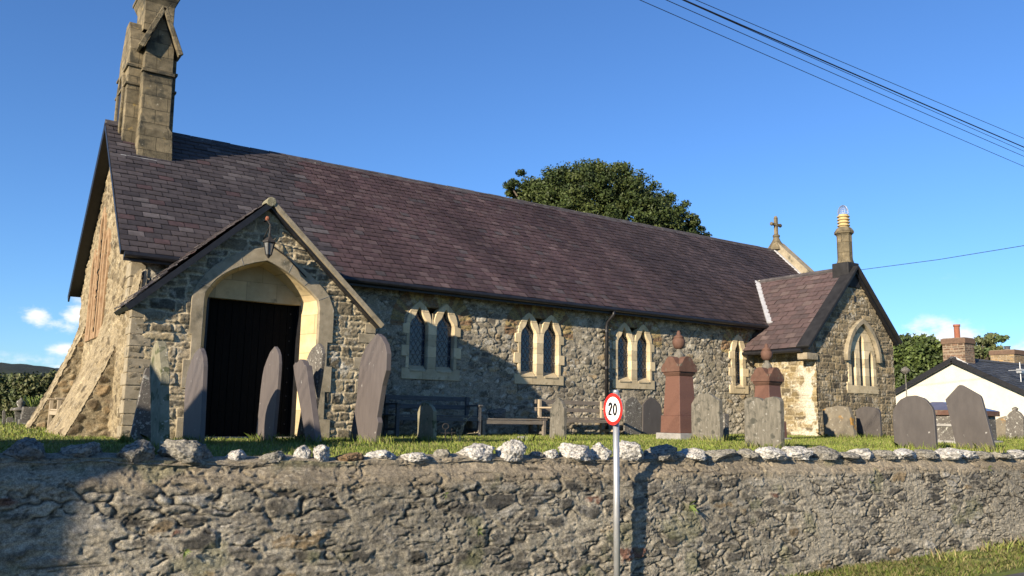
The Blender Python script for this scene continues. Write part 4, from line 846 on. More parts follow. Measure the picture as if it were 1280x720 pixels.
MB().add([(VRX-.02, 17.18, VR+.04), (19.42, 15.47, EZ+.02), (19.58, 15.40, EZ+.05), (VRX+.05, 17.02, VR+.06)], [(0, 1, 2, 3)]).build('lead_flashing', lead_m, ch)
vl = MB().beam((19.45, 15.42, EZ+.06), (VRX-.02, 17.10, VR+.06), .16, .05, (-.4, -.6, 1)).build('lead_flashing', lead_m, ch)
# vestry chimney
cxx, cyy = VRX-.02, VY+.22
cb = MB().box(cxx-.26, cxx+.26, cyy-.26, cyy+.26, 3.75, 4.47).build('chimney', blackboard, ch, bevel=.02)
MB().lathe((cxx, cyy, 4.47), [(.245, 0), (.215, .10), (.21, .16), (.21, .80), (.235, .84), (.275, .87), (.27, .93), (.21, 1.02), (.15, 1.06)], 8, math.pi/8).build('chimney_shaft', bell_m, cb, bevel=.008)
m = MB(); z = 5.50
m.lathe((cxx, cyy, z), [(.135, 0), (.135, .40)], 16)
for i in range(4): m.lathe((cxx, cyy, z+.05+i*.088), [(.135, 0), (.175, .012), (.175, .035), (.135, .048)], 16)
m.build('chimney_pot', pot_m, cb)
m = MB()
for j in range(14):
    t = math.pi*j/14
    pts = [(cxx+.15*math.cos(q_)*math.cos(t) if True else 0, cyy+.15*math.cos(q_)*math.sin(t), 5.93+.25*max(math.sin(q_), 0)) for q_ in np.linspace(0, math.pi, 11)]
    m.tube(pts, .0035, 4, False)
for zz_ in (.0, .06, .12): m.tube([(cxx+.15*math.cos(t)*math.sqrt(1-(zz_/.27)**2), cyy+.15*math.sin(t)*math.sqrt(1-(zz_/.27)**2), 5.93+zz_) for t in np.linspace(0, 2*math.pi, 17)], .0035, 4, False)
m.build('wire_cowl', galv_m, cb)

# ------------------------------------------------------------------ headstones (west faces: planes of constant x)
def headstone(px, X, th, mat, label, name='headstone', plane='X', bevel=.006, group='headstones in the churchyard', ndir=None, cat='headstone'):
    if plane == 'X': pts = [onX(u, v, X) for u, v in px]; nv = (1, 0, 0)
    else: pts = [onY(u, v, X) for u, v in px]; nv = (0, 1, 0)
    m = slab(pts, nv, th); bx = np.array(pts); me = mesh(name, m.v, m.f)
    bm = bmesh.new(); bm.from_mesh(me); bmesh.ops.recalc_face_normals(bm, faces=bm.faces); bm.to_mesh(me); bm.free()
    o = link(name, me, mat); bev(o, bevel); return tag(o, label, cat, group)
headstone([(160, 562), (180.5, 466), (183, 460), (186, 460), (193, 466), (193, 562)], 11.8, .07, slab_b, 'leaning brown slab seen edge-on left of the mossy pointed headstone', plane='Y')
headstone([(188.6, 585), (188, 504), (187, 457), (190, 437), (193, 429), (196.3, 426), (198.6, 436), (199.6, 450), (201, 462), (201, 479), (200.2, 482), (201, 585)], 1.80, .085, moss_m, 'thick mossy pointed headstone with carved shoulder, nearest the wall on the left')
headstone([(227.2, 566), (231, 488), (232.5, 474), (234.5, 464), (238, 453), (243, 442), (249.3, 434.8), (251.5, 439), (253.5, 448), (254, 458), (253, 481), (249, 566)], 2.72, .060, slab_m, 'speckled pointed slate headstone before the left jamb of the porch door')
headstone([(317.8, 560), (323.3, 512), (325.5, 488), (327.8, 470), (330, 459), (333.3, 450), (337.5, 440), (343, 433), (346, 437), (348, 444), (348.6, 454), (348.2, 464), (344.4, 512), (339.5, 560)], 3.95, .05, slab_m, 'tall round-pointed slate headstone standing in front of the dark porch doorway')
headstone([(384.5, 564), (367.8, 468), (366.5, 457), (369, 453), (371, 453.5), (374.4, 449), (378, 451), (380, 456), (382.5, 457), (396.5, 564)], 4.15, .085, slab_m, 'narrow slate headstone leaning left, crossed over the one behind it')
headstone([(367, 566), (375, 520), (383, 460), (383, 450), (386, 442), (390, 435), (397, 429), (401, 433), (403, 442), (402, 455), (400, 470), (394, 508), (384, 566)], 4.50, .05, slab_b, 'pale lichened round-headed headstone leaning right behind the crossed one')
headstone([(434.3, 564), (445.6, 499), (448, 470), (449.5, 456), (452, 445.5), (456, 437), (460, 430), (471, 417), (476, 421), (481, 430), (483.3, 442), (482.5, 463), (479, 476), (477.5, 482), (471, 522), (472.5, 528), (466.8, 564)], 4.92, .075, slab_m, 'largest pointed slate headstone with notched edge, beside the right corner of the porch')
headstone([(521.5, 562), (521.8, 515), (524, 509), (527, 504.5), (530.5, 502.5), (535, 504.5), (539.5, 509), (541.5, 514), (541.5, 562)], 6.15, .06, moss_m, 'short mossy pointed headstone in front of the shaded bench')
headstone([(686.3, 556), (687.8, 510), (689.4, 509), (690, 505.5), (693.5, 502), (697, 497), (700.5, 500.5), (703, 505), (703.4, 508.5), (705, 510), (704.3, 556)], 8.55, .065, sand_m, 'grey shouldered headstone in front of the sunlit bench')
headstone([(642.8, 560), (643.2, 549), (646, 545.8), (650, 545), (654, 546.5), (655.6, 550), (655.6, 560)], 7.4, .10, conc_m, 'tiny round-topped footstone in the grass between the two benches', name='footstone')
headstone([(780.6, 552), (781.3, 504), (784, 499.5), (791, 495.6), (797, 499.5), (802.3, 507.4), (802.3, 552)], 15.45, .06, slab_b, 'left slate headstone of the pair propped against the nave wall by the drainpipe', plane='Y')
headstone([(803.4, 552), (804, 506), (808, 500.5), (813.7, 496.3), (820, 500), (825.8, 505.5), (827.4, 511), (827.4, 552)], 15.42, .06, slab_d, 'right slate headstone of the pair propped against the nave wall, beside the tall monument', plane='Y')
headstone([(864.5, 560), (864, 505), (868, 498), (874, 493.3), (885.7, 491.6), (889.5, 494.5), (892.8, 497.5), (898.7, 500), (900.3, 560)], 11.1, .09, sand_m, 'grey lichened headstone with rounded stepped top just right of the tall red monument')
headstone([(901.5, 556), (902, 520), (903.5, 517), (906, 518), (906, 556)], 12.4, .12, slab_b, 'thin dark headstone mostly hidden behind the grey stepped-top one')
headstone([(931, 570), (930, 501.8), (933, 498), (942, 496.3), (949.5, 498), (953, 501.6), (956.5, 497.5), (966, 495.6), (972.6, 497.3), (975, 501.5), (976.5, 570)], 9.5, .085, sand_m, 'pale headstone with a double-humped top in front of the shorter red monument')
headstone([(1031, 556), (1028, 512.5), (1033, 509.5), (1039.4, 508.6), (1046, 507), (1060, 509), (1063.4, 519), (1070, 556)], 17.6, .12, orange_m, 'brown headstone blotched with orange lichen leaning by the vestry wall')
headstone([(1072.2, 556), (1069.5, 514), (1072, 511), (1076.6, 509), (1083, 508), (1094, 510), (1097.5, 512), (1099.5, 515.5), (1101.5, 556)], 18.4, .07, slab_d, 'small slate headstone with low round top under the vestry window')
headstone([(1118.8, 570), (1115.6, 521.7), (1116, 515), (1118.3, 509), (1121.5, 503.5), (1125.3, 499.4), (1133.6, 495.3), (1143.3, 494.3), (1153, 497.4), (1158, 500.8), (1161.4, 505), (1164.5, 509), (1166.3, 513.3), (1167.6, 521.7), (1170.8, 570)], 12.1, .06, slab_d, 'big round-topped slate headstone near the wall on the right')
headstone([(1198, 570), (1181.5, 499.4), (1197, 482.4), (1199.5, 481), (1202, 481.6), (1223, 493.4), (1225.5, 495.5), (1226.9, 499), (1245.5, 570)], 13.15, .06, slab_d, 'big angular slate headstone tilted left, splashed with white lichen')
headstone([(1256.8, 558), (1257, 521.7), (1261.4, 516), (1265.5, 513), (1264.3, 510.5), (1267.8, 508.3), (1271, 510.5), (1270, 513), (1274.5, 516), (1279, 521.7), (1279.5, 558)], 21.2, .09, slab_b, 'grey knob-topped headstone at the right edge of the churchyard')
headstone([(1238, 556), (1238, 531), (1242, 526), (1249, 522), (1256, 520), (1262, 521), (1266, 527), (1266, 556)], 23.0, .14, orange_m, 'low brown round-topped stone behind the knob-topped headstone')
tx_, ty_ = [], []
rt = np.random.default_rng(12)
for o in [o for o in COL.objects if o.name.startswith(('headstone', 'footstone'))]:
    bb_ = np.array([v[:] for v in o.bound_box])+np.array(o.location); x0, y0 = bb_[:, 0].min(), bb_[:, 1].min(); x1, y1 = bb_[:, 0].max(), bb_[:, 1].max()
    if y0 > 14: continue
    k = 150; tx_ += list(x0-.05+rt.random(k)*(x1-x0+.1)); ty_ += list(y0-.10+rt.random(k)**2*(y1-y0+.15))
    k = 150; tx_ += list(x0-.02-rt.random(k)**2*.10); ty_ += list(y0-.05+rt.random(k)*(y1-y0+.1))
tx_ = np.array(tx_); ty_ = np.array(ty_)
blades('tall_grass', tx_, ty_, gz(tx_, ty_)-.01, .05, .16, .004, 'taller unmown grass round the feet of the headstones', .4, GP, 14)
# small ferns and weeds rooted in the joints of the road wall
fern_m = pmat('fern_green', (.10, .15, .03), (.20, .26, .06), 9, .7)
for i, (u, v, sz, lb) in enumerate([(862, 632, .10, 'largest green fern tuft rooted in the road wall, right of the sign shadow'), (556, 618, .05, 'small green weed in the road wall left of the sign'), (1086, 600, .06, 'small weed high in the road wall towards its right end'),
                                    (598, 664, .05, 'tiny weed low in the road wall left of the sign pole'), (1235, 585, .07, 'dark weed near the top of the road wall at the far right'), (230, 690, .05, 'small weed low in the road wall near its left end')]):
    p_ = onY(u, v, WY-.005); m = MB()
    for j in range(16):
        t = rt.random()*math.pi*2; l_ = sz*(.5+.6*rt.random()); d_ = np.array([math.cos(t), -.5-.4*rt.random(), math.sin(t)*.8+.1]); sd = np.array([-math.sin(t), 0, math.cos(t)])*l_*.10
        m.add([p_, p_+d_*l_*.5+sd, p_+d_*l_-np.array([0, 0, l_*.25]), p_+d_*l_*.5-sd], [(0, 1, 2, 3)])
    tag(m.build('wall_fern', fern_m), lb, 'plant', 'weeds in the road wall')
# ------------------------------------------------------------------ red granite monuments
def monument(cx, cy, z0, s, label):
    t = empty('urn_monument', (cx, cy, z0), label, 'monument', 'red granite urn monuments')
    def bx(m, a0, a1, h0, h1):
        v = [(cx+x*a*s, cy+y*a*s, z0+h*s) for h, a in ((h0, a0), (h1, a1)) for y in (-1, 1) for x in (-1, 1)]; m.hexa(v); return m
    bx(MB(), .35, .35, -.1, .145).build('plinth', conc_m, t, bevel=.015)
    bx(MB(), .282, .272, .145, .50).build('die', red_m, t, bevel=.01)
    m = bx(MB(), .238, .198, .50, 1.31); m.build('shaft', red_m, t, bevel=.006)
    m = bx(MB(), .198, .236, 1.31, 1.37); bx(m, .236, .236, 1.37, 1.40); m.build('moulding', redcap_m, t, bevel=.006)
    prof = [(-.255, 1.40), (.255, 1.40), (.262, 1.47), (.225, 1.545), (.165, 1.585), (.12, 1.66), (.06, 1.71), (0, 1.72), (-.06, 1.71), (-.12, 1.66), (-.165, 1.585), (-.225, 1.545), (-.262, 1.47)]
    m = MB()
    q = slab([(cx+a*s, cy-.262*s, z0+b_*s) for a, b_ in prof], (0, 1, 0), .524*s); m.add(q.v, q.f)
    q = slab([(cx-.264*s, cy+a*.998*s, z0+b_*.999*s) for a, b_ in prof], (1, 0, 0), .528*s); m.add(q.v, q.f)
    m.build('cap', redcap_m, t)
    m = MB().lathe((cx, cy, z0), [(a*s, b_*s) for a, b_ in ((.14, 1.66), (.10, 1.78), (.055, 1.83), (.05, 1.88))], 16); m.build('neck', sand_m, t, smooth=True)
    MB().lathe((cx, cy, z0), [(a*s, b_*s) for a, b_ in ((.05, 1.88), (.09, 1.90), (.125, 1.96), (.135, 2.02), (.13, 2.07), (.10, 2.12), (.115, 2.125), (.08, 2.16), (.04, 2.19), (.045, 2.22), (.02, 2.27))], 20).build('urn', redcap_m, t, smooth=True)
    return t
p = onD(850, 548, 16.4); monument(p[0], p[1], -.40, .95, 'tall red granite urn monument beside the nave windows')
p = onD(956.5, 548, 16.9); monument(p[0]+.12, p[1], -.46, .90, 'shorter red granite urn monument beside the vestry, behind the double-humped headstone')
# ------------------------------------------------------------------ chest tomb on the right
ct = empty('chest_tomb', (17.0, 9.0, -.38), 'grey chest tomb with a blue-grey sloping slate lid, between the two big slate headstones', 'tomb')
x0, x1, y0, y1 = 15.9, 17.3, 8.35, 9.45
MB().box(x0-.08, x1+.08, y0-.08, y1+.08, -.55, -.30).build('plinth', conc_m, ct, bevel=.02)
MB().box(x0, x1, y0, y1, -.30, .17).build('body', slab_b, ct, bevel=.01)
m = MB()
for yy in (y0-.0, (y0+y1)/2-.05, y1-.1): m.box(x0-.025, x0+.02, yy, yy+.1, -.30, .17)
m.box(x0-.03, x0+.02, y0, y1, -.04, .01); m.build('panel_strips', conc_m, ct, bevel=.006)
MB().box(x0-.06, x1+.06, y0-.06, y1+.06, .17, .27).build('lid_moulding', redcap_m, ct, bevel=.01)
m = MB(); m.add([(x0-.06, y0-.06, .27), (x1+.06, y0-.06, .27), (x1+.06, y1+.06, .27), (x0-.06, y1+.06, .27), (x0+.3, y0+.45, .43), (x1-.3, y0+.45, .43), (x1-.3, y1-.45, .43), (x0+.3, y1-.45, .43)], [(0, 1, 5, 4), (1, 2, 6, 5), (2, 3, 7, 6), (3, 0, 4, 7), (4, 5, 6, 7)])
polish = pmat('polished_slate', (.11, .11, .15), (.15, .15, .20), 4, .28, spec=.7); m.build('lid', polish, ct)
# ------------------------------------------------------------------ benches
def bench(loc, L_, rz, label, mat, leg, back=True, rails=2, hgt=.82, group='wooden benches against the church'):
    t = empty('bench', loc, label, 'bench', group, rz); D_ = .55
    s_ = MB()
    for i in range(5): s_.box(-L_/2, L_/2, -D_+.02+i*.105, -D_+.105+i*.105, .405, .435)
    s_.build('seat', mat, t, local=True, bevel=.004)
    if back:
        for i in range(rails):
            z = .60+i*(hgt-.65)/(rails-1); MB().box(-L_/2-.01, L_/2+.01, .0, .035, z-.045, z+.045).build('back_rail', mat, t, local=True, bevel=.006)
    for e in (-1, 1):
        xx = e*(L_/2-.09)
        MB().box(xx-.035, xx+.035, -.055, .015, -.05, hgt if back else .40).build('leg', leg, t, local=True, bevel=.006)
        MB().box(xx-.035, xx+.035, -D_, -D_+.07, -.05, .62 if back else .40).build('leg', leg, t, local=True, bevel=.006)
        if back: MB().box(xx-.045, xx+.045, -D_-.04, .0, .62, .655).build('armrest', leg, t, local=True, bevel=.006)
        MB().box(xx-.02, xx+.02, -D_+.07, -.05, .12, .17).build('stretcher', leg, t, local=True)
    MB().box(-L_/2+.1, L_/2-.1, -D_+.01, -D_+.04, .32, .395).build('front_rail', mat, t, local=True)
    return t
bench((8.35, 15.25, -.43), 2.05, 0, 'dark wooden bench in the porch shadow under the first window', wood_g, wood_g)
bench((12.10, 15.25, -.43), 2.00, 0, 'sunlit weathered wooden bench below the second window', wood_m, wood_l)
bench((10.2, 15.30, -.48), 1.75, 0, 'low backless plank bench between the two backed benches', wood_m, wood_m, back=False)
bench((2.50, 18.95, -.45), 1.5, -math.pi/2, 'pale weathered bench seen end-on between the west buttresses', wood_l, wood_l)
o = link('boulder', boulder(.55, .25, .24, 71, (.22, .2, .17)), rock_m, None, local=True, smooth=True); o.location = (9.95, 15.1, -.045); tag(o, 'grey boulder lying on the low plank bench', 'stone')
# iron grave markers and dead stems in front of the shaded bench
def stake(u, v0, v1, d, curl, label):
    a = onD(u, v0, d); b = onD(u, v1, d); h = b[2]-a[2]; m = MB(); x, y, z = a
    m.tube([(x, y, z), (x, y, z+h)], .009, 6); m.tube([(x-.07, y+.03, z+h*.7), (x+.07, y-.03, z+h*.7)], .008, 6)
    if curl: m.tube([(x+.045*math.cos(t), y-.02*math.cos(t), z+h+.05+.045*math.sin(t)) for t in np.linspace(0, 2*math.pi, 12)], .008, 6)
    tag(m.build('grave_marker', iron_m), label, 'grave marker', 'small iron grave markers')
stake(556.5, 552, 537, 13.4, True, 'small iron grave marker with a ring top right of the mossy headstone'); stake(564.5, 552, 536, 13.5, False, 'small plain iron cross marker beside the ring-topped one')
m = MB(); rr = random.Random(3); bp = onD(574, 553, 12.5)
for (du, dv) in ((15, 34), (9, 28), (22, 12), (4, 20), (-4, 16)):
    e_ = onD(574+du, 553-dv, 12.5); mid = (bp+e_)/2+V3((-.02, 0, .06)); m.tube([bp, mid, e_], [.004, .0035, .002], 5)
    for j in range(5): q_ = e_+V3((rr.uniform(-.04, .04), rr.uniform(-.03, .03), rr.uniform(-.02, .02))); m.lathe(tuple(q_), [(.004, 0), (.009, .008), (.004, .016)], 5)
stem_m = pmat('dry_stem', (.40, .34, .22), (.55, .48, .34), 9, .9); tag(m.build('dead_stems', stem_m), 'dead pale flower stems standing in front of the nave wall', 'plant')

# ------------------------------------------------------------------ the speed sign
sg_c = onD(766.5, 511.5, 7.93); pp = V3((sg_c[0]+.050, sg_c[1]+.018, ROADZ))
sgn = empty('speed_sign', tuple(pp), 'round red-ringed 20 speed sign on a grey metal pole before the road wall', 'road sign')
MB().tube([(pp[0]+.012, pp[1], ROADZ), (pp[0], pp[1], sg_c[2]+.165)], .030, 20).build('pole', galv_m, sgn, smooth=True)
MB().lathe((pp[0], pp[1], sg_c[2]+.165), [(.029, 0), (.029, .012), (.015, .02)], 16).build('pole_cap', galv_m, sgn)
nrmS = Vector((-.995, .096, 0)).normalized(); tx = Vector((0, 0, 1)).cross(nrmS).normalized(); tilt = Matrix.Rotation(math.radians(-2.5), 3, nrmS)
A_ = tilt@tx; B_ = tilt@Vector((0, 0, 1)); NSC = 1.12; c_ = Vector(sg_c)
def disc(r0, r1, off, th, mat, name):
    ps = [(r1*math.cos(t), r1*math.sin(t)) for t in np.linspace(0, 2*math.pi, 65)[:-1]]; hl = [[(r0*math.cos(t), r0*math.sin(t)) for t in np.linspace(0, 2*math.pi, 65)[:-1]]] if r0 else []
    return plate(name, ps, hl, tuple(c_+nrmS*off), tuple(A_), tuple(B_), tuple(-nrmS), th, mat, sgn)
disc(0, .150, 0, .004, galv_m, 'sign_back'); disc(0, .148, .004, .003, white_m, 'sign_face'); disc(.117, .150, .0055, .0035, red_s, 'red_ring')
def stroke(path, w):
    a = [Vector((x, y)) for x, y in path]; l = []; r_ = []
    for i, p in enumerate(a):
        d = (a[min(i+1, len(a)-1)]-a[max(i-1, 0)]).normalized(); n_ = Vector((-d.y, d.x))*w/2; l.append(tuple(p+n_)); r_.append(tuple(p-n_))
    return l+r_[::-1]
NB = c_+nrmS*.0085
def numeral(outline, hl): return plate('sign_numeral', [(x*NSC, y*NSC) for x, y in outline], [[(x*NSC, y*NSC) for x, y in h_] for h_ in hl], tuple(NB), tuple(A_), tuple(B_), tuple(-nrmS), .002, blk_s, sgn)
two = [(-.052, .022)]+[(-.034+.0185*math.cos(t), .0285+.0185*math.sin(t)) for t in np.linspace(math.pi*.98, -.25*math.pi, 12)]+[(-.036, -.012), (-.0535, -.040)]
numeral(stroke(two, .0215), []); numeral([(-.0600, -.0535), (-.0115, -.0535), (-.0115, -.0375), (-.0600, -.0375)], [])
numeral([(.0330+.0305*math.cos(t), .0535*math.sin(t)) for t in np.linspace(0, 2*math.pi, 33)[:-1]], [[(.0330+.0100*math.cos(t), .0345*math.sin(t)) for t in np.linspace(0, 2*math.pi, 33)[:-1]]])
m = MB()
for dz in (-.07, .07): m.box(pp[0]-.045, pp[0]+.045, pp[1]-.045, pp[1]+.045, sg_c[2]+dz-.012, sg_c[2]+dz+.012); m.beam((sg_c[0]+.008, sg_c[1], sg_c[2]+dz), (pp[0], pp[1]-.0, sg_c[2]+dz), .03, .02)
m.build('clip', galv_m, sgn)

# ------------------------------------------------------------------ overhead cables and their poles
def cable(z0, x_at_top, pB, rad, label, sag=.25):
    a = onZ(x_at_top, 0, z0); b = onZ(1280, pB, z0); d = (b-a)/(b[0]-a[0]); pts = []
    for X_ in np.linspace(-18, 46, 50):
        q_ = a+d*(X_-a[0]); s0 = (X_-a[0])*(X_-b[0])/ (30*30)*sag; pts.append((q_[0], q_[1], z0+s0))
    tag(MB().tube(pts, rad*.85, 6).build('overhead_cable', cable_m), label, 'cable', 'overhead cables along the road')
cable(5.0, 800, 208, .0055, 'lowest thin overhead cable above the road')
cable(5.15, 833, 195.5, .006, 'second lowest thin overhead cable above the road')
cable(5.25, 855, 184, .012, 'thick black overhead cable in the middle of the bundle')
cable(5.22, 853, 189, .0055, 'thin overhead cable running just beneath the thick one', .15)
cable(5.40, 870, 173, .0055, 'topmost thin overhead cable above the road')
a = onD(1078, 337, 34); b = onD(1280, 307, 30); d_ = b-a
tag(MB().tube([a-d_*.9+V3((0, 0, .5)), a-d_*.35+V3((0, 0, .12)), a, a+d_*.5-V3((0, 0, .05)), b, b+d_*1.0+V3((0, 0, .35))], .011, 6).build('overhead_cable', cable_m), 'single overhead cable passing behind the vestry chimney', 'cable')
for X_, lb in ((-18, 'wooden cable pole beyond the left of the view'), (46, 'wooden cable pole beyond the right of the view')):
    tag(MB().tube([(X_, 7.25, -1.9), (X_, 7.25, 6.0)], [.14, .10], 12).build('utility_pole', bark_m), lb, 'pole', None)

# ------------------------------------------------------------------ trees
def tree(name, label, cat, base, clumps, leaf, per, pal, trunk_r, seed, limbs=8, group=None, inner=None, flat=.7):
    """clumps: list of (x,y,z,r) world; every leaf a small face"""
    r = np.random.default_rng(seed); C_ = np.array(clumps, float); nC = len(C_)
    k = np.repeat(np.arange(nC), per); n = len(k); d = r.normal(size=(n, 3)); d /= np.linalg.norm(d, axis=1)[:, None]; rad = r.random(n)**.55
    P = C_[k, :3]+d*(C_[k, 3]*rad)[:, None]*np.array([1, 1, flat])
    nn = d+r.normal(size=(n, 3))*.8; nn /= np.linalg.norm(nn, axis=1)[:, None]; t = np.cross(nn, r.normal(size=(n, 3))); t /= np.linalg.norm(t, axis=1)[:, None]; b = np.cross(nn, t)
    s = leaf*(.6+.8*r.random(n))[:, None]
    v = np.stack([P-t*s*.5, P+b*s*.32, P+t*s*.6, P-b*s*.32], 1).reshape(-1, 3); pal = np.array(pal)
    cb_ = pal[r.integers(0, len(pal), nC)]; c = cb_[k]*(.65+.7*r.random(n))[:, None]
    th = empty(name, tuple(base), label, cat, group)
    link('crown', np_mesh('crown', v, np.arange(n*4).reshape(-1, 4), np.repeat(c, 4, 0)), leaf_m, th)
    cen = C_[:, :3].mean(0); m = MB(); bb = V3(base); top = cen+V3((0, 0, (C_[:, 2].max()-cen[2])*.3))
    m.tube([bb-V3((0, 0, .3)), bb*.6+top*.4+V3((.1, 0, 0)), top], [trunk_r*1.2, trunk_r*.8, trunk_r*.3], 10)
    for i in r.choice(nC, min(limbs, nC), replace=False):
        s0 = bb+(top-bb)*r.uniform(.35, .8); e_ = C_[i, :3]; md = (s0+e_)/2+V3((0, 0, -.15*np.linalg.norm(e_-s0)*.3)); m.tube([s0, md, e_], [trunk_r*.35, trunk_r*.2, trunk_r*.06], 6)
    m.build('trunk', bark_m, th, smooth=True)
    return th
def dome(c, rx, rz, n, cr, seed, lobes=None, zmin=-9):
    r = np.random.default_rng(seed); out = []
    while len(out) < n:
        d = r.normal(size=3); d /= np.linalg.norm(d); q = r.random()**.33 if r.random() < .35 else r.uniform(.86, 1.04)
        p = V3(c)+d*q*np.array([rx, rx, rz]);
        if p[2] > zmin: out.append((*p, cr*r.uniform(.7, 1.3)))
    return out
yc = onD(752, 300, 38)
cl = dome((yc[0]-.5, yc[1]+.3, 4.6), 5.2, 6.7, 1300, .42, 3, zmin=4.5)
cl += dome((yc[0]-.5, yc[1]+.3, 4.6), 4.9, 6.4, 350, .6, 13, zmin=5)
cl += dome((yc[0]+1.7, yc[1]-1.2, 5.2), 2.9, 3.7, 260, .34, 4, zmin=4.5)
for u, v in ((868, 283), (862, 291), (872, 292), (846, 262), (856, 276), (838, 252), (640, 240), (652, 231), (648, 246)):
    q = onD(u, v, 37.5); cl += [(q[0]+rng.normal()*.25, q[1]+rng.normal()*.25, q[2]+rng.normal()*.22, .26) for _ in range(5)]
tree('yew_tree', 'dark dense yew with a wide dome rising behind the nave roof', 'tree', (yc[0], yc[1], -.6), cl, .11, 175, [(.055, .080, .020), (.042, .064, .016), (.075, .098, .024), (.030, .048, .012)], .5, 5, 20)
def blobs(pts, d, cr, n, seed, depth=1.5):
    r = np.random.default_rng(seed); out = []
    for (u, v, ru, rv) in pts:
        c = onD(u, v, d); sx_ = ru*d/FPX; sz_ = rv*d/FPX
        for _ in range(n):
            q = r.normal(size=3); q /= np.linalg.norm(q); q *= r.random()**.4; out.append((c[0]+q[0]*sx_, c[1]+q[1]*sx_*depth, c[2]+q[2]*sz_, cr*r.uniform(.7, 1.3)))
    return out
tree('broadleaf_tree', 'bushy green tree between the vestry and the cream cottage', 'tree', (*onD(1150, 520, 62)[:2], -1.3), blobs([(1145, 445, 22, 24), (1165, 455, 20, 26), (1135, 470, 14, 24), (1172, 448, 14, 14)], 62, .75, 60, 6), .26, 120, [(.075, .11, .03), (.10, .14, .035), (.055, .08, .025)], .3, 6, 10, 'trees behind the cottage')
tree('broadleaf_tree', 'yellow-green tree directly behind the left chimney of the cottage', 'tree', (*onD(1182, 520, 70)[:2], -1.3), blobs([(1180, 470, 16, 24), (1210, 447, 16, 12), (1230, 446, 18, 8), (1245, 450, 14, 8)], 70, .7, 45, 7), .28, 110, [(.13, .16, .045), (.10, .13, .04), (.16, .17, .06)], .3, 7, 8, 'trees behind the cottage')
tree('rowan_tree', 'thin sparse tree with drooping branches and red berries between the cottage chimneys', 'tree', (*onD(1228, 520, 60)[:2], -1.3), blobs([(1228, 434, 16, 12), (1240, 424, 12, 7), (1214, 438, 8, 10)], 60, .28, 30, 8), .22, 34, [(.09, .13, .05), (.13, .15, .06), (.10, .12, .05)], .12, 8, 26, 'trees behind the cottage')
HG = [(.065, .085, .028), (.085, .105, .035), (.045, .06, .02), (.12, .125, .05)]
tree('hedge_bush', 'tall dense hedge at the far left edge of the churchyard', 'bush', (*onD(8, 530, 62)[:2], -.9), blobs([(-20, 505, 26, 26), (8, 500, 22, 28), (20, 515, 20, 16), (-50, 505, 26, 26)], 62, .8, 60, 9, 1), .24, 150, HG, .2, 9, 6, 'bushes beyond the churchyard')
tree('hedge_bush', 'rounded bush right behind the planter at the left of the church', 'bush', (*onD(48, 530, 58)[:2], -.9), blobs([(45, 490, 22, 26), (62, 492, 20, 24), (36, 512, 22, 18)], 58, .7, 60, 10, 1), .22, 150, HG, .2, 10, 14, 'bushes beyond the churchyard')
tree('hedge_bush', 'pale-stemmed bush half hidden by the west buttress', 'bush', (*onD(80, 530, 60)[:2], -.9), blobs([(80, 498, 20, 26), (95, 505, 22, 24), (112, 500, 20, 24)], 60, .7, 60, 11, 1), .22, 150, HG, .2, 11, 14, 'bushes beyond the churchyard')

# ------------------------------------------------------------------ the cottage on the right
k_ = 42/36
HX = 42.0; ry_, rz_ = 18.96*k_, 2.68*k_+.12; hw_ = 3.3*k_; ez_ = rz_-hw_*.50
ct2 = empty('cottage', (46, ry_, -1.3), 'cream rendered cottage with slate roof and a brown brick chimney at its gable end', 'house')
slab([(HX, ry_-hw_+.25, -1.6), (HX, ry_+hw_-.25, -1.6), (HX, ry_+hw_-.25, ez_+.05), (HX, ry_, rz_-.12), (HX, ry_-hw_+.25, ez_+.05)], (1, 0, 0), 12).build('wall', render_m, ct2)
for sg in (1, -1):
    a = [V3((HX-.2, ry_-sg*hw_, ez_)), V3((HX+12.2, ry_-sg*hw_, ez_)), V3((HX-.2, ry_, rz_)), V3((HX+12.2, ry_, rz_))]; nrm = V3((0, -sg*(rz_-ez_), hw_)); nrm /= np.linalg.norm(nrm)
    MB().hexa([p-nrm*.12 for p in a]+[p for p in a]).build('roof', farslate, ct2)
    slates('roof_slates', (HX-.2, ry_-sg*hw_, ez_+.01), (1, 0, 0), (0, sg*hw_, rz_-ez_), 12.4, math.hypot(hw_, rz_-ez_), .32, .26, lambda x, y, r: np.array((.072, .076, .084))*(.6+.8*r.random()), ct2, 31+sg, .03)
    MB().beam((HX-.22, ry_-sg*hw_, ez_-.06), (HX-.22, ry_, rz_-.06), .05, .24, (0, -sg, 1)).build('barge_board', black_m, ct2)
MB().tube([(HX-.2, ry_, rz_+.03), (HX+12.2, ry_, rz_+.03)], .10, 8).build('ridge_tiles', farslate, ct2)
MB().tube([(HX-.25, ry_-hw_-.05, ez_-.03), (HX+12.2, ry_-hw_-.05, ez_-.03)], .07, 8).build('gutter', black_m, ct2)
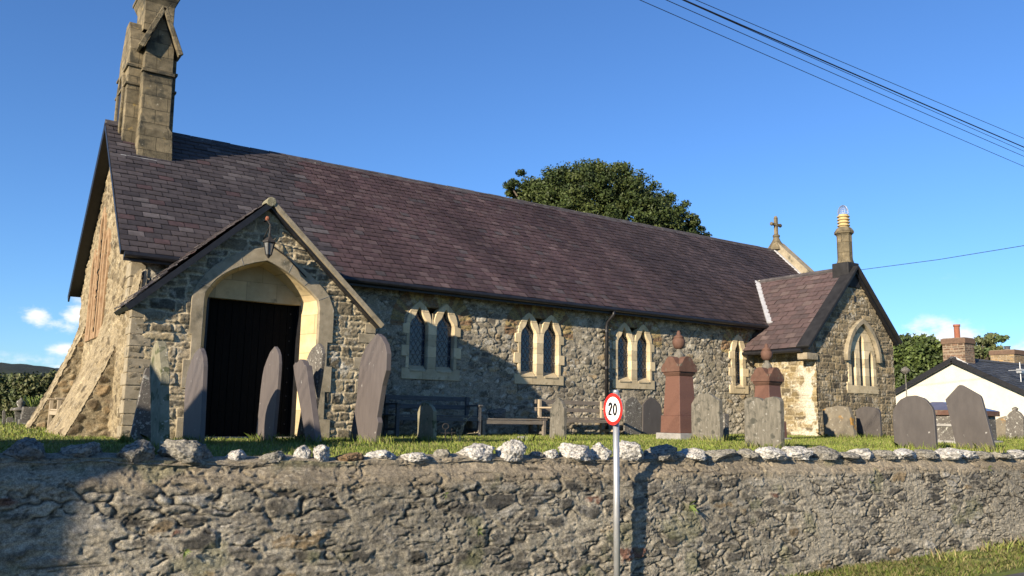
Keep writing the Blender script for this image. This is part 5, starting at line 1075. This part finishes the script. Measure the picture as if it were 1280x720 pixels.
def brickstack(x0, x1, y0, y1, z0, z1, col, parent, seed, name='chimney'):
    st = dict(kind='rows', sx=.24, sy=.085, joint=.010, relief=.012, rough=.006, tilt=.0, warp=.0, warp2=.004, split=0, bulge=0, pal=[(*col, 3), (col[0]*.7, col[1]*.7, col[2]*.75, 2), (col[0]*1.25, col[1]*1.2, col[2]*1.1, 1)], mortar=(.34, .30, .24))
    core = MB().box(x0+.01, x1-.01, y0+.01, y1-.01, z0, z1-.01).build(name, conc_m, parent)
    masonry('brickwork', (x0, y0, z0), (1, 0, 0), (0, 0, 1), (0, -1, 0), x1-x0, z1-z0, .03, st, None, None, core, brick_m, None, None, seed)
    masonry('brickwork', (x0, y0, z0), (0, 1, 0), (0, 0, 1), (-1, 0, 0), y1-y0, z1-z0, .03, st, None, None, core, brick_m, None, None, seed+1)
    MB().box(x0-.06, x1+.06, y0-.06, y1+.06, z1-.30, z1-.03).build('chimney_cap', conc_m if False else brick_cap, core, bevel=.02)
    return core
brick_cap = pmat('brick_cap', (.13, .085, .06), (.20, .13, .09), 8, .9)
c1 = brickstack(HX+.15, HX+1.05, ry_-.52, ry_+.60, rz_-.45, rz_+1.08, (.175, .11, .078), ct2, 41)
MB().lathe((HX+.6, ry_+.05, rz_+1.05), [(.17, 0), (.14, .1), (.14, .62), (.17, .64), (.17, .74)], 14).build('chimney_pot', terra_m, c1)
MB().beam((HX+.13, ry_-.62, rz_-.3), (HX+.13, ry_+.05, rz_+.10), .03, .12, (0, 1, 1)).beam((HX+.2, ry_-.60, rz_-.45), (HX+.2, ry_-.60, rz_+.25), .10, .04).build('lead_flashing', lead_m, c1)
MB().tube([(HX+1.6, ry_-hw_*.62, ez_+hw_*.38*.5-.1), (HX+1.6, ry_-hw_*.62, ez_+1.75)], .025, 6).beam((HX+1.4, ry_-hw_*.62-.35, ez_+1.35), (HX+1.4, ry_-hw_*.62+.45, ez_+1.35), .03, .03).box(HX+1.3, HX+1.9, ry_-hw_*.62-.02, ry_-hw_*.62+.02, ez_+1.2, ez_+1.28).box(HX+1.45, HX+1.75, ry_-hw_*.62-.12, ry_-hw_*.62+.12, ez_+1.22, ez_+1.42).build('tv_aerial', galv_m, ct2)
# neighbouring cottage with the yellow brick chimney
q = onX(1247, 440, 54.0)
c3 = empty('cottage', (58, q[1], -1.3), 'slate-roofed cottage behind with a yellow brick chimney, at the right edge', 'house')
zt = q[2]; MB().box(54.3, 63, q[1]-3.2, q[1]+3.2, -1.6, zt-1.9).build('wall', render_m, c3)
m = MB(); m.add([(54.2, q[1]-3.4, zt-2.0), (63, q[1]-3.4, zt-2.0), (54.2, q[1], zt-.55), (63, q[1], zt-.55), (54.2, q[1]+3.4, zt-2.0), (63, q[1]+3.4, zt-2.0)], [(0, 1, 3, 2), (2, 3, 5, 4), (0, 2, 4), (1, 5, 3), (0, 4, 5, 1)]); m.build('roof', farslate, c3)
p0 = onX(1247, 440, 54.0); p1 = onX(1285, 440, 54.0)
c4 = brickstack(54.0, 55.3, q[1]-.95, q[1]+.45, zt-1.3, zt+.12, (.30, .215, .115), c3, 45)
MB().lathe((54.6, q[1]-.3, zt+.10), [(.16, 0), (.16, .22), (.2, .24), (.2, .28)], 12).build('chimney_pot', farslate, c4)
# street lamp near the vestry corner
q = onD(1131.5, 462, 40)
sl_ = empty('street_lamp', (q[0], q[1], -1.2), 'small grey street lamp in front of the tree beside the vestry', 'street lamp')
MB().tube([(q[0], q[1], -1.3), (q[0], q[1], q[2]-.1)], [.03, .025], 8).build('pole', slab_b, sl_)
MB().lathe((q[0], q[1], q[2]-.2), [(.10, 0), (.20, .10), (.22, .16), (.12, .28), (.03, .34)], 10).build('lamp_head', slab_b, sl_)

# ------------------------------------------------------------------ things at the far left of the churchyard
q = onD(23, 533, 27); z0 = float(gz(q[0], q[1])); hgt = onD(23, 497, 27)[2]-z0
um = empty('urn_pedestal', (q[0], q[1], z0), 'dark urn on a tapering pedestal at the far left of the churchyard', 'monument')
MB().lathe((q[0], q[1], z0), [(.13, -.2), (.13, 0), (.20, hgt*.42), (.20, hgt*.45)], 4, math.pi/4).build('pedestal', slab_b, um)
MB().lathe((q[0], q[1], z0), [(.10, hgt*.45), (.30, hgt*.50), (.27, hgt*.56), (.06, hgt*.62), (.13, hgt*.76), (.12, hgt*.86), (.05, hgt*.92), (.03, hgt)], 14).build('urn', slab_b, um, smooth=True)
q = onD(38, 538, 22); z0 = float(gz(q[0], q[1])); pl_ = empty('planter', (q[0], q[1], z0), 'stepped dark stone planter holding green leafy plants near the west buttress', 'planter')
for i, (a, b_, c) in enumerate(((.30, 0, .14), (.25, .14, .27), (.23, .27, .47))): MB().box(q[0]-a, q[0]+a, q[1]-a, q[1]+a, z0-.1*(i == 0)+b_, z0+c).build('planter_step', slab_b, pl_, bevel=.01)
blv = []; rr = np.random.default_rng(4); m = MB()
for i in range(60):
    t = rr.random()*6.28; l = .12+.26*rr.random(); dx, dy = math.cos(t)*l, math.sin(t)*l; h = .08+.25*rr.random(); w_ = .022
    bx_, by_ = q[0]+dx*.2, q[1]+dy*.2; m.add([(bx_, by_, z0+.45), (bx_+dx*.5-dy*w_*2, by_+dy*.5+dx*w_*2, z0+.45+h), (q[0]+dx, q[1]+dy, z0+.45+h*.75), (bx_+dx*.5+dy*w_*2, by_+dy*.5-dx*w_*2, z0+.45+h)], [(0, 1, 2, 3)])
gp_m = pmat('planter_leaves', (.16, .25, .04), (.30, .36, .09), 6, .6); m.build('leaves', gp_m, pl_)
headstone([(3, 542), (3, 515), (5, 511.5), (7, 515), (7, 542)], 25.6, .12, slab_b, 'thin dark headstone at the extreme left edge', plane='Y')
headstone([(8, 542), (8, 524), (10, 521.5), (16, 521.5), (17.5, 525), (17.5, 542)], 27, .12, slab_b, 'low square dark headstone left of the urn pedestal', plane='Y')
# unseen barn added left of the view, shaped to throw the shadow on the wall's left end and across the turf
bn = empty('shadow_barn', (-9.5, 9.5, -.5), 'unseen stone barn added beyond the left end of the road wall to cast shadow', 'barn')
BY0, BY1, BYM = 3.88, 10.9, 7.4
slab([(-6, BY0+.01, -1.8), (-6, BY1-.04, -1.8), (-6, BY1-.04, 2.3), (-6, BYM, 3.45), (-6, BY0+.01, 2.3)], (-1, 0, 0), 8).build('wall', ashlar_g, bn)
for ya in (BY0, BY1):
    MB().add([(-5.9, ya, 2.3), (-14.1, ya, 2.3), (-14.1, BYM, 3.5), (-5.9, BYM, 3.5), (-5.9, ya, 2.38), (-14.1, ya, 2.38), (-14.1, BYM, 3.58), (-5.9, BYM, 3.58)], [(0, 1, 2, 3), (4, 7, 6, 5), (0, 4, 5, 1), (1, 5, 6, 2), (2, 6, 7, 3), (3, 7, 4, 0)]).build('roof', farslate, bn)
